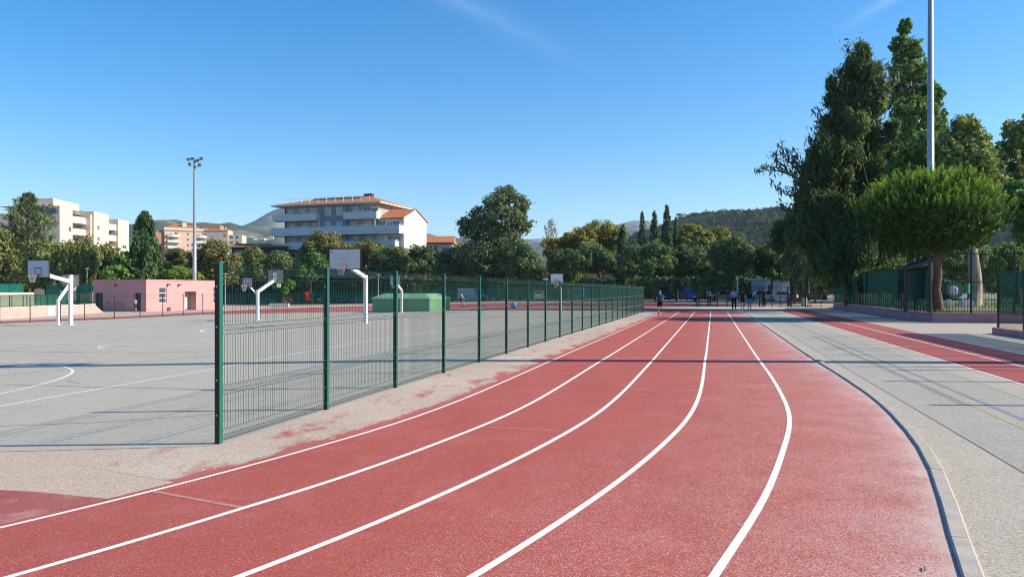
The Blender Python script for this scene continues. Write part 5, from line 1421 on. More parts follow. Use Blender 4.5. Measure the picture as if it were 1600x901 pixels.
tree("sapling", [(452, 444, 9, 9), (445, 452, 8, 8), (431, 446, 8, 8)], 128, L_BRIGHT, "bright yellow-green sapling seen through the nearest fence panel", leaf=.3, density=.9, cat="bush")
tree("reddish_bush", [(655, 434, 12, 4), (640, 436, 10, 3)], 126, L_RUST, "low russet hedge top behind the green mat cover", leaf=.3, density=.8, cat="bush")
# dark wood behind the car park: reads as one mass
def wood():
    r = np.random.default_rng(77); E = []
    for x in range(-60, 1300, 17):
        Y = 168 + r.uniform(-4, 8); k = Y / F; top = 412 + r.uniform(-7, 9)
        if 440 < x < 700: top += 6
        for yy in (top + 12, top + 30): E.append((xat(x, Y), Y + r.uniform(-2, 2), zat(yy, Y), 15*k, 12*k, 14*k))
    C, Nn, S, Tn = clump_crown(E, r, .75, .8, .36)
    me = leaf_mesh("wood", C, Nn, S, L_PINE, Tn * .7, r, .7, .6)
    tag(link("wood", me), "dark belt of trees behind the car park", "wood", None, "stuff")
    r2 = MB()
wood()
hd = thing("shade_fill_hedge", (xat(338, 145.5), 145.5, gz(-60)), "long dark hedge added to fill the shade under the trees behind the parked cars", "hedge")  # added dark filler, stands for the shade between the trunks
def hedge():
    r = np.random.default_rng(5); x0, x1 = xat(338, 145.5), xat(1290, 145.5); n = 22000
    P = np.c_[r.uniform(0, x1 - x0, n), r.uniform(0, 2.2, n), r.uniform(.02, 1, n) ** .8 * (4.6 + .5*np.sin(np.linspace(0, 60, n)))]
    P[:, 2] = np.maximum(P[:, 2], .1); P[:, 1] = np.where(r.uniform(size=n) < .6, r.uniform(0, .35, n), P[:, 1])
    C, Tn = P, np.clip(r.normal(.4, .2, n), 0, 1)
    link("foliage", leaf_mesh("foliage", C, np.tile([0, -1.0, .4], (n, 1)), .75 * r.uniform(.7, 1.3, n), L_HOLM, Tn, r, .7, .8), hd)
    MB().box(0.2, x1 - x0 - .2, .5, 1.8, 0, 3.2).build("stems", B_DARK, hd)
hedge()

# --- right-hand park
park = [tuple(WC + Vector((.12, .1))), tuple(WF + Vector((.12, .1)))] + [(60, 120), (110, 120), (110, 30), (40, 30), tuple(WR + Vector((0.1, .1)))]
M_park = paving_mat("park_earth", (0.20, 0.165, 0.115), (0.10, 0.12, 0.045), (0.26, 0.22, 0.16), 25, 0.6)
sheet("park_ground", park, 0.46, M_park)
def grass():
    r = np.random.default_rng(9); n = 9000
    X = r.uniform(22.5, 60, n); Y = r.uniform(39.5, 72, n); ok = (X > 21.9 + (Y - 40.4) * .267 + .4) & (Y > 40.2 - (X - 21.9) * .345 + .5) & (fbm(X, Y, 2, 3, .25) > .1)
    P = np.c_[X[ok], Y[ok], np.full(ok.sum(), .54)]
    me = leaf_mesh("grass", P, np.tile([0.2, -1.0, .2], (len(P), 1)), .26, L_GREEN, r.uniform(.3, 1, len(P)), r, .25, .7, along=np.array([0, 0, 1.0]) + .4*r.normal(size=(len(P), 3)))
    tag(link("grass", me), "thin green grass on the park ground behind the bar fence", "grass", None, "stuff")
grass()
GZP = 0.46
giant = tree("giant_casuarina", [(1350, 84, 14, 20), (1336, 112, 26, 26), (1365, 125, 24, 26), (1322, 150, 30, 28), (1352, 165, 34, 32), (1318, 198, 40, 32), (1360, 210, 38, 36), (1300, 240, 44, 32), (1275, 252, 20, 20), (1345, 255, 52, 38), (1284, 278, 46, 30), (1330, 300, 62, 42), (1268, 318, 42, 32), (1376, 305, 40, 36), (1300, 350, 70, 40), (1365, 360, 60, 44), (1262, 362, 36, 28), (1320, 398, 80, 36),
      (1284, 232, 9, 12), (1294, 200, 8, 12), (1300, 130, 9, 12), (1378, 160, 12, 16), (1392, 205, 14, 20), (1400, 250, 18, 26)],
     66, L_CASU, "giant dark tree towering over the right side with ragged branches reaching left", leaf=.55, density=.95, clump=.30, trunk_px=1330, r0=.5, base_z=GZP, up=.8, aspect=.22, fluff=.9)
def ragged_branches(t, Y, lines, m, per=34, leaf=.5):
    """long side branches ending in upswept feathery sprays"""
    r = np.random.default_rng(55); base = np.array(t.location)
    for q in lines:
        dy = r.uniform(-1.5, 1.5); P = [np.array((xat(a, Y), Y + dy, zat(b, Y))) - base for a, b in q]
        br = MB().tube(P, [.11 - .10*i/(len(P)-1) for i in range(len(P))], 5).build("branch", B_DARK, t, smooth=True, fix=False)
        C, Nn, S, Tn, Al = [], [], [], [], []
        for a, b in zip(P, P[1:]):
            L = np.linalg.norm(b - a); n = max(14, int(L * per)); f = r.uniform(0, 1, (n, 1)); tg = unit(b - a)
            off = r.normal(size=(n, 3)) * np.array([.20, .28, .15]); off[:, 2] += np.abs(r.normal(size=n)) * .28
            C.append(a + (b - a)*f + off); Al.append(tg*.35 + np.array([0, 0, .9]) + .35*r.normal(size=(n, 3))); Nn.append(off + np.array([0, -.2, 0])); S.append(leaf*r.uniform(.6, 1.5, n)); Tn.append(np.clip(r.normal(.45, .2, n), 0, 1))
        link("spray", leaf_mesh("spray", np.vstack(C), np.vstack(Nn), np.concatenate(S), m, np.concatenate(Tn), r, .24, .6, along=np.vstack(Al)), br)
ragged_branches(giant, 66, [[(1290, 300), (1262, 280), (1240, 270), (1222, 264), (1206, 263), (1190, 267)], [(1246, 273), (1232, 258), (1222, 248), (1213, 236)], [(1226, 262), (1214, 254), (1204, 247)], [(1262, 280), (1250, 262), (1240, 248), (1236, 240)], [(1285, 320), (1258, 305), (1238, 300), (1222, 290), (1216, 284)], [(1280, 340), (1252, 328), (1236, 326), (1226, 318)], [(1250, 305), (1240, 292), (1232, 282)],
    [(1300, 260), (1280, 236), (1272, 222), (1268, 212)], [(1305, 205), (1290, 186), (1283, 172)], [(1318, 150), (1302, 132), (1297, 118)], [(1335, 100), (1326, 84), (1320, 72)], [(1350, 84), (1352, 68), (1354, 58)], [(1300, 290), (1268, 262), (1262, 250)], [(1290, 350), (1250, 345), (1228, 340)], [(1378, 150), (1388, 130), (1392, 120)]], L_CASU)
tree("tall_poplar", [(1411, 46, 10, 18), (1404, 72, 16, 18), (1424, 78, 20, 22), (1412, 108, 26, 26), (1440, 112, 24, 26), (1405, 145, 28, 28), (1445, 150, 32, 30), (1420, 185, 40, 34), (1462, 150, 14, 34), (1466, 190, 18, 30), (1440, 225, 44, 36), (1400, 240, 30, 36), (1440, 280, 50, 40)], 84, L_POPLAR, "tallest tree, a fresh green poplar behind the tall grey mast", leaf=.46, density=.70, clump=.23, fluff=1.0, trunk_px=1425, r0=.42, base_z=GZP)
tree("blue_green_tree", [(1440, 235, 40, 34), (1420, 262, 34, 34), (1462, 266, 34, 36), (1436, 295, 44, 36), (1400, 320, 36, 36)], 62, L_GREEN, "dense green tree behind the tall grey mast and above the stone pine", leaf=.38, density=.8, clump=.25, fluff=.8, trunk_px=1436, r0=.3, base_z=GZP)
tree("plane_tree", [(1508, 196, 22, 22), (1490, 222, 26, 28), (1528, 222, 24, 28), (1510, 250, 34, 32), (1538, 256, 18, 24), (1480, 262, 26, 28), (1515, 285, 34, 26), (1548, 284, 22, 22), (1556, 262, 14, 18), (1476, 236, 18, 22)], 57, L_GUM, "light yellow-green tree with a thick pale leaning trunk right of the mast", bark=B_PALE, leaf=.34, density=.75, clump=.23, fluff=.9, trunk_px=1522, r0=.50, base_z=GZP)
tree("rust_tinged_tree", [(1580, 212, 24, 26), (1598, 205, 22, 28), (1570, 240, 24, 24), (1600, 245, 30, 32), (1586, 275, 24, 24), (1625, 230, 36, 40)], 64, L_GUM, "dark green tree with rusty leaves at the top right edge", leaf=.34, density=.75, clump=.23, fluff=.9, trunk_px=1590, r0=.3, base_z=GZP)
tree("broadleaf_tree", [(1602, 300, 24, 24), (1588, 330, 22, 30), (1606, 360, 26, 30), (1640, 320, 36, 40)], 46, L_GREEN, "green tree at the right edge above the netted panel", leaf=.28, density=.9, trunk_px=1612, r0=.2, base_z=GZP)
tree("leafy_bush", [(1548, 428, 14, 14), (1558, 412, 14, 16), (1552, 448, 12, 12), (1580, 400, 22, 22)], 62, L_GREEN, "sunlit green bush behind the bar fence at the right", leaf=.26, density=.9, base_z=GZP, cat="bush")
tree("dark_shrub", [(1395, 430, 30, 26), (1360, 438, 26, 22), (1430, 432, 26, 26)], 60, L_CASU, "dark shrubs in the shade behind the netted fence", leaf=.30, density=.9, base_z=GZP, cat="bush")
tree("dark_shrub", [(1500, 420, 22, 22), (1478, 405, 22, 20), (1570, 450, 16, 18), (1530, 400, 20, 16)], 72, L_HOLM, "dark greenery deep in the park behind the plane trunk", leaf=.34, density=.9, base_z=GZP, cat="bush")
tree("feathery_tree", [(1300, 440, 24, 22), (1330, 432, 26, 24), (1280, 430, 18, 22)], 84, L_OLIVE, "dim green undergrowth behind the far part of the netted fence", leaf=.34, density=.9, base_z=GZP, cat="bush")

tree("park_tree", [(1325, 215, 40, 36), (1345, 255, 46, 40), (1310, 275, 44, 40), (1335, 320, 60, 44), (1300, 350, 50, 40), (1360, 370, 56, 44)], 92, L_PINE, "tall dark tree filling the gap behind the giant one", leaf=.55, density=.7, base_z=GZP, r0=.4, trunk_px=1332)
tree("park_tree", [(1290, 285, 34, 30), (1275, 320, 36, 34), (1300, 350, 44, 40), (1272, 375, 34, 34)], 106, L_HOLM, "dark broad tree behind the left side of the giant one", leaf=.55, density=.7, base_z=GZP, r0=.35, trunk_px=1288)
tree("park_tree", [(1262, 338, 24, 22), (1255, 362, 26, 26), (1278, 380, 34, 32), (1252, 400, 24, 26)], 120, L_PINE, "dark tree behind the reddish bush by the netted fence end", leaf=.55, density=.7, base_z=GZP, r0=.35, trunk_px=1262)
tree("park_tree", [(1400, 300, 40, 34), (1420, 335, 44, 40), (1385, 350, 40, 36)], 104, L_HOLM, "dark tree behind the left edge of the stone pine", leaf=.55, density=.7, base_z=GZP, r0=.35, trunk_px=1402)
tree("park_tree", [(1455, 305, 40, 34), (1440, 345, 44, 38), (1480, 345, 40, 36)], 112, L_PINE, "dark tree hidden behind the middle of the stone pine", leaf=.55, density=.7, base_z=GZP, r0=.35, trunk_px=1455)
tree("park_tree", [(1375, 325, 38, 30), (1395, 350, 40, 36), (1350, 360, 40, 36)], 124, L_PINE, "dark tree deepest in the park behind the giant one", leaf=.6, density=.7, base_z=GZP, r0=.35, trunk_px=1375)
def park_wood():
    r = np.random.default_rng(78); E = []
    for x in range(1285, 1680, 15):
        Y = 100 + r.uniform(-4, 8); k = Y / F; top = 382 + r.uniform(-14, 12)
        for yy in (top + 14, top + 36, top + 56): E.append((xat(x, Y), Y + r.uniform(-2, 2), zat(yy, Y), 15*k, 12*k, 15*k))
    C, Nn, S, Tn = clump_crown(E, r, .6, .7, .36)
    tag(link("park_wood", leaf_mesh("park_wood", C, Nn, S, L_HOLM, Tn, r, .7, .6)), "dark mass of trees deep in the park", "wood", None, "stuff")
park_wood()
def stone_pine():
    Y = 43.3; r = np.random.default_rng(31); k = Y / F
    bx = xat(1467, Y); t = thing("stone_pine", (bx, Y, GZP), "umbrella-shaped stone pine with bright upright shoots behind the bar fence", "pine tree")
    cx, cz = xat(1456, Y) - bx, zat(340, Y) - GZP; rx, rzu, rzl = 104*k, 66*k, 70*k
    mb = MB(); top = Vector((cx, 0, cz - .3))
    mb.tube([(0, 0, -.15), (0, 0, .1), (-.12, .05, 1.2), (-.05, 0, 2.2), (cx*.6, 0, cz - 1.3), top], [.36, .29, .24, .22, .18, .08], 12)
    for i in range(16):
        a = i * 2.4 + r.uniform(-.2, .2); L = rx * r.uniform(.45, .85)
        s = Vector((-.05 + cx*.3, 0, cz - r.uniform(1.3, 2.2))); e = Vector((cx + math.cos(a)*L, math.sin(a)*L, cz + r.uniform(-.7, .6)))
        mb.tube([s, s.lerp(e, .5) + Vector((0, 0, -.15)), e], [.10, .07, .02], 6)
    mb.build("trunk", B_RED, t, smooth=True, fix=False)
    ns = 2100
    d = unit(r.normal(size=(ns, 3))); d[:, 2] = np.where(d[:, 2] < -.88, -d[:, 2], d[:, 2])
    fr = r.uniform(.62, 1.0, ns)[:, None]; lum = .97 + .13 * fbm(d[:, 0]*4, d[:, 1]*4 + d[:, 2]*3, 6, 3, 1.0)[:, None]
    sc = np.where(d[:, 2:3] > 0, np.array([[rx, rx, rzu]]), np.array([[rx, rx, rzl]]))
    B = d * fr * lum * sc + np.array([cx, 0, cz]); ax = unit(d * np.array([.55, .55, .1]) + np.array([0, 0, 1.0]) + .16*r.normal(size=(ns, 3)))
    Ls = r.uniform(.45, .90, ns) * np.where(d[:, 2] > -.1, 1, .7); m_ = 44
    q = np.tile(np.linspace(.0, 1, m_), (ns, 1)); ang = r.uniform(0, 6.283, (ns, m_))
    u = unit(np.cross(ax, r.normal(size=(ns, 3)))); v = np.cross(ax, u)
    rad = u[:, None]*np.cos(ang)[..., None] + v[:, None]*np.sin(ang)[..., None]
    P0 = B[:, None] + ax[:, None] * (q * Ls[:, None])[..., None]
    nd = unit(rad * .8 + ax[:, None] * 1.0); ln = (.17 * (1 - .35*q) * r.uniform(.8, 1.2, (ns, m_)))[..., None]
    side = unit(np.cross(nd.reshape(-1, 3), r.normal(size=(ns*m_, 3)))).reshape(ns, m_, 3) * .017
    V = np.stack([P0 - side, P0 + side, P0 + nd*ln + side*.3, P0 + nd*ln - side*.3], 2).reshape(-1, 3)
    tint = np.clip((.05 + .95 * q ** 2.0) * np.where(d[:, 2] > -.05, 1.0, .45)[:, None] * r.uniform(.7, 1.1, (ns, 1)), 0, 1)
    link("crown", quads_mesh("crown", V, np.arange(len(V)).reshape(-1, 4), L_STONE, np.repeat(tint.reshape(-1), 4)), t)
    n2 = 15000; d = unit(r.normal(size=(n2, 3))); sc = np.where(d[:, 2:3] > 0, np.array([[rx, rx, rzu]]), np.array([[rx, rx, rzl]]))
    C = d * r.uniform(.45, .93, n2)[:, None] * sc + np.array([cx, 0, cz])
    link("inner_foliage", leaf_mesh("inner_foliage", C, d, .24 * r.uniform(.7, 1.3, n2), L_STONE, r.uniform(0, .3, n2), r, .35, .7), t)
stone_pine()
# the other trees of the park behind us to the right are out of view and left out

print('LEAVES', LEAVES)
# ---------------------------------------------------------------- people
SKIN = mat("skin", (0.42, 0.24, 0.17), 0.55, 0.06, 6, 0.35)
SKIN_D = mat("tanned_skin", (0.28, 0.15, 0.10), 0.55, 0.06, 6, 0.35)
def cloth(name, c): return mat("cloth_" + name, c, 0.9, 0.10, 9, 0.1, bump=0.4, bscale=40)
def skin_mesh(name, J, edges, rad, m, parent, root):
    names = list(J); me = bpy.data.meshes.new(name)
    me.from_pydata([tuple(J[n]) for n in names], [(names.index(a), names.index(b)) for a, b in edges], [])
    me.materials.append(m)
    o = link(name, me, parent)
    md = o.modifiers.new("skin", 'SKIN'); md.use_smooth_shade = True
    for i, n in enumerate(names):
        s = me.skin_vertices[0].data[i]; q = rad[n]; s.radius = q if isinstance(q, tuple) else (q, q); s.use_root = (n == root)
    sd = o.modifiers.new("subdivision", 'SUBSURF'); sd.levels = 1; sd.render_levels = 1
    return o
def person(loc, yaw, label, h=1.75, legs=((.35, .1), (-.35, .5)), arms=((-.4, .3), (.4, .3)), lean=.04, top=None, bottom=None, long_trousers=False, shoe=(0.05, 0.05, 0.055), hair=(0.04, 0.03, 0.02), sleeve=.55, wide=1.0, skin=None, group=None, spread=.06):
    t = thing("person", loc, label, "person", group, rz=yaw); skin = skin or SKIN
    k = h / 1.75; J = {}; Rd = {}; E = []
    def put(n, p, r, par=None): J[n] = Vector(p); Rd[n] = r; (E.append((par, n)) if par else None)
    ly = lean
    put("pelvis", (0, 0, .96), (.145 * wide, .115)); put("waist", (0, ly*.4, 1.10), (.135 * wide, .105), "pelvis"); put("chest", (0, ly, 1.30), (.165 * wide, .12), "waist")
    put("upper", (0, ly*1.2, 1.42), (.12, .09), "chest"); put("neck", (0, ly*1.4, 1.50), .055, "upper"); put("jaw", (0, ly*1.5 + .015, 1.57), .065, "neck"); put("skull", (0, ly*1.5 + .01, 1.66), (.078, .092), "jaw"); put("crown_top", (0, ly*1.5, 1.735), .05, "skull")
    for s, (a, b), (sa, eb), tagn in ((-1, legs[0], arms[0], "l"), (1, legs[1], arms[1], "r")):
        hip = Vector((s*.095, 0, .92)); put("hip" + tagn, hip, .088, "pelvis")
        kn = hip + .44 * Vector((s*.02, math.sin(a), -math.cos(a))); put("knee" + tagn, kn, .058, "hip" + tagn)
        cf = kn + .18 * Vector((0, math.sin(a - b), -math.cos(a - b))); put("calf" + tagn, cf, .056, "knee" + tagn)
        an = kn + .42 * Vector((0, math.sin(a - b), -math.cos(a - b))); put("ankle" + tagn, an, .036, "calf" + tagn)
        f = a - b + .15; toe = an + Vector((s*.02, .17*math.cos(f), -.05 + .17*math.sin(f) * (1 if b < .3 else -1.0))); put("toe" + tagn, toe, .032, "ankle" + tagn)
        sh = Vector((s*.19*wide, ly*1.2, 1.42)); put("shoulder" + tagn, sh, .058, "upper")
        el = sh + .29 * Vector((s*spread*2, math.sin(sa), -math.cos(sa))); put("elbow" + tagn, el, .040, "shoulder" + tagn)
        wr = el + .25 * Vector((-s*spread*.5, math.sin(sa + eb), -math.cos(sa + eb))); put("wrist" + tagn, wr, .027, "elbow" + tagn)
        dv = (wr - el).normalized(); pm = wr + dv * .07; put("palm" + tagn, pm, (.034, .018), "wrist" + tagn)
        side = Vector((0, 1, 0)) - dv * dv.y; side.normalize(); inn = Vector((-s, 0, 0))
        for i, (o_, ln) in enumerate(((-.028, .062), (-.01, .074), (.009, .070), (.027, .055))):
            b0 = pm + side * o_ + dv * .022; put(f"knuckle{i}{tagn}", b0, .010, "palm" + tagn)
            m0 = b0 + dv * ln * .55 + inn * .008; put(f"mid{i}{tagn}", m0, .009, f"knuckle{i}{tagn}")
            put(f"tip{i}{tagn}", m0 + dv * ln * .4 + inn * .022, .007, f"mid{i}{tagn}")
        th = wr + dv * .025 + side * .032; put("thumb" + tagn, th, .011, "wrist" + tagn); put("thumbtip" + tagn, th + dv * .045 + side * .018 + inn * .012, .008, "thumb" + tagn)
    low = min(J["toel"].z, J["toer"].z, J["anklel"].z - .04, J["ankler"].z - .04) - .03
    for n in J: J[n] = (J[n] - Vector((0, 0, low))) * k
    Rd = {n: (tuple(q * k for q in r) if isinstance(r, tuple) else r * k) for n, r in Rd.items()}
    skin_mesh("body", J, E, Rd, skin, t, "pelvis")
    grow = lambda n, e: tuple(q * 1.10 + e for q in Rd[n]) if isinstance(Rd[n], tuple) else Rd[n] * 1.12 + e
    def garment(name, keys, edges, m, root, extra=None, e=.012):
        JJ = {n: J[n] for n in keys}; RR = {n: grow(n, e) for n in keys}
        for n, p, r in (extra or []): JJ[n] = p; RR[n] = r
        skin_mesh(name, JJ, edges, RR, m, t, root)
    ex = []; ed = [("pelvis", "waist"), ("waist", "chest"), ("chest", "upper")]
    for q in "lr":
        p = J["shoulder" + q].lerp(J["elbow" + q], sleeve); ex.append(("sleeve" + q, p, .062 * k)); ed += [("upper", "shoulder" + q), ("shoulder" + q, "sleeve" + q)]
    garment("shirt", ["pelvis", "waist", "chest", "upper", "shoulderl", "shoulderr"], ed, top, "chest", ex)
    if long_trousers:
        garment("trousers", ["pelvis", "hipl", "hipr", "kneel", "kneer", "calfl", "calfr", "anklel", "ankler"], [("pelvis", "hipl"), ("pelvis", "hipr"), ("hipl", "kneel"), ("hipr", "kneer"), ("kneel", "calfl"), ("kneer", "calfr"), ("calfl", "anklel"), ("calfr", "ankler")], bottom, "pelvis", e=.016)
    else:
        ex = [("hem" + q, J["hip" + q].lerp(J["knee" + q], .8), .092 * k) for q in "lr"]
        garment("shorts", ["pelvis", "hipl", "hipr"], [("pelvis", "hipl"), ("pelvis", "hipr"), ("hipl", "heml"), ("hipr", "hemr")], bottom, "pelvis", ex, e=.014)
    for q in "lr":
        a, b = J["ankle" + q], J["toe" + q]; d = (b - a); mb = MB()
        heel = a + Vector((0, -.05, -.03)) * k
        mb.tube([heel, a.lerp(b, .35) + Vector((0, 0, -.012)), b + Vector((0, .03, 0)) * k], [.040 * k, .050 * k, .034 * k], 8).build("shoe", cloth("shoe_%.2f" % shoe[0], shoe), t, smooth=True)
    sk = J["skull"]; mb = MB(); rr = .098 * k
    mb.lathe([(rr*1.02, -.02*k), (rr*1.05, .02*k), (rr*.92, .065*k), (rr*.55, .10*k), (.01, .113*k)], 12, (sk.x, sk.y - .018*k, sk.z + .004)); mb.build("hair", cloth("hair_%.2f_%.2f" % (hair[0], hair[2]), hair), t, smooth=True)
    fz = sk.y + .088*k
    MB().add([(sk.x - .014*k, fz, sk.z - .045*k), (sk.x + .014*k, fz, sk.z - .045*k), (sk.x, fz + .026*k, sk.z - .045*k), (sk.x, fz, sk.z + .005*k)], [(0, 1, 2), (0, 2, 3), (1, 3, 2), (0, 3, 1)]).build("nose", skin, t)
    for s in (-1, 1):
        MB().lathe([(.004*k, -.004), (.009*k, 0), (.004*k, .004)], 6, (sk.x + s*.03*k, fz - .006*k, sk.z), 'y').build("eye", M_black, t)
        MB().lathe([(.012*k, -.008*k), (.02*k, 0), (.012*k, .008*k)], 7, (sk.x + s*.082*k, sk.y, sk.z - .01*k), 'x').build("ear", skin, t)
    MB().box(sk.x - .022*k, sk.x + .022*k, fz - .012*k, fz - .002*k, sk.z - .075*k, sk.z - .067*k).build("mouth", cloth("lips", (.3, .1, .09)), t)
    return t
FWD = math.atan2(-TH, 1)                             # yaw for walking along the straight, away from us
def on(px, Y): x = xat(px, Y); return (x, Y, gz(x) + .012)
person(on(1031, 52), FWD, "runner seen from behind in a dark blue top and black shorts on the innermost lane", 1.66, legs=((.30, .15), (-.20, 1.25)), arms=((-.55, 1.5), (.35, 1.5)), lean=.09, top=cloth("dark_teal", (.02, .06, .10)), bottom=cloth("black", (.012, .012, .014)), shoe=(.03, .03, .035), hair=(.20, .16, .12))
WG = "people walking away at the end of the straight"
person(on(1147, 65), FWD + .05, "broad walker in a pale lilac t-shirt and black trousers at the end of the straight", 1.80, legs=((.22, .1), (-.20, .2)), arms=((-.15, .2), (.15, .2)), top=cloth("lilac", (.36, .36, .56)), bottom=cloth("black", (.012, .012, .014)), long_trousers=True, wide=1.28, group=WG, shoe=(.6, .6, .6), hair=(.03, .025, .02))
person(on(1160, 69), FWD - .08, "walker in dark clothes between the lilac t-shirt and the blue shorts", 1.66, legs=((-.2, .25), (.22, .05)), arms=((.2, .2), (-.2, .2)), top=cloth("navy", (.02, .02, .05)), bottom=cloth("dark_navy", (.015, .015, .03)), group=WG)
person(on(1171, 65), FWD, "walker in a dark top and turquoise shorts at the kerb end", 1.62, legs=((.15, .05), (-.12, .15)), arms=((-.1, .25), (.12, .25)), top=cloth("black_top", (.02, .016, .02)), bottom=cloth("turquoise", (.06, .28, .42)), group=WG, wide=1.1)
person(on(1194, 80), FWD + 2.6, "dark figure standing by the far gate fence", 1.85, legs=((.05, .03), (-.12, .05)), arms=((.1, .4), (.2, .9)), top=cloth("black_top", (.02, .016, .02)), bottom=cloth("black", (.012, .012, .014)), long_trousers=True, skin=SKIN_D)
person(on(1264, 79), FWD + 1.2, "person in dark clothes reaching an arm out beside the tall gate", 1.78, legs=((.1, .03), (-.15, .05)), arms=((1.2, .2), (.2, .5)), top=cloth("navy", (.02, .02, .05)), bottom=cloth("black", (.012, .012, .014)), skin=SKIN_D)
person(on(1108, 84), FWD + .3, "person in a light blue top standing behind the far fence", 1.76, legs=((.05, .03), (-.1, .05)), arms=((-.1, .3), (.1, .3)), top=cloth("sky_blue", (.25, .42, .52)), bottom=cloth("charcoal", (.03, .035, .04)), long_trousers=True)
person(on(212, 86.0), R(150), "man in a white t-shirt and black shorts by the doorway of the pink building", 1.55, legs=((.12, .05), (-.2, .2)), arms=((-.3, .9), (.3, .4)), top=cloth("white", (.68, .66, .63)), bottom=cloth("black", (.012, .012, .014)), hair=(.05, .04, .03))
person(on(723, 79), R(70), "child in grey leaning forward behind the court fence near the mat cover", 1.55, legs=((.15, .1), (-.15, .2)), arms=((.5, .5), (.3, .6)), lean=.16, top=cloth("grey_lilac", (.30, .29, .34)), bottom=cloth("grey", (.16, .16, .18)))
ball = thing("exercise_ball", (xat(803, 71), 71, gz(xat(803, 71)) + .008), "blue ball lying on the red surface behind the court fence", "ball")
MB().lathe([(.30*math.sin(a), .30 - .30*math.cos(a)) for a in np.linspace(.05, math.pi - .05, 14)], 20).build("ball_skin", mat("blue_rubber", (.10, .22, .55), .4, .06), ball, smooth=True)
MB().lathe([(.02, 0), (.02, .012)], 8, (0, 0, .597)).build("valve", M_white, ball)
rc = thing("red_cloth", (xat(478, 127.5), 127.5, gz(-35)), "red cloth hanging on the far green fence", "cloth")
rcm = MB()
for i in range(6):
    for j in range(9):
        x = -.35 + .14*i + (.9 * (j / 8) ** 1.6 if i > 1 else .2*j/8); z = 2.15 - .2*j; rcm.v.append((x, .06*math.sin(i*1.7 + j*.4), z))
rcm.f = [(i*9+j, (i+1)*9+j, (i+1)*9+j+1, i*9+j+1) for i in range(5) for j in range(8)]
o = rcm.build("fabric", mat("red_fabric", (.50, .04, .03), .8, .1, 5), rc, smooth=True); sm = o.modifiers.new("thickness", 'SOLIDIFY'); sm.thickness = .02

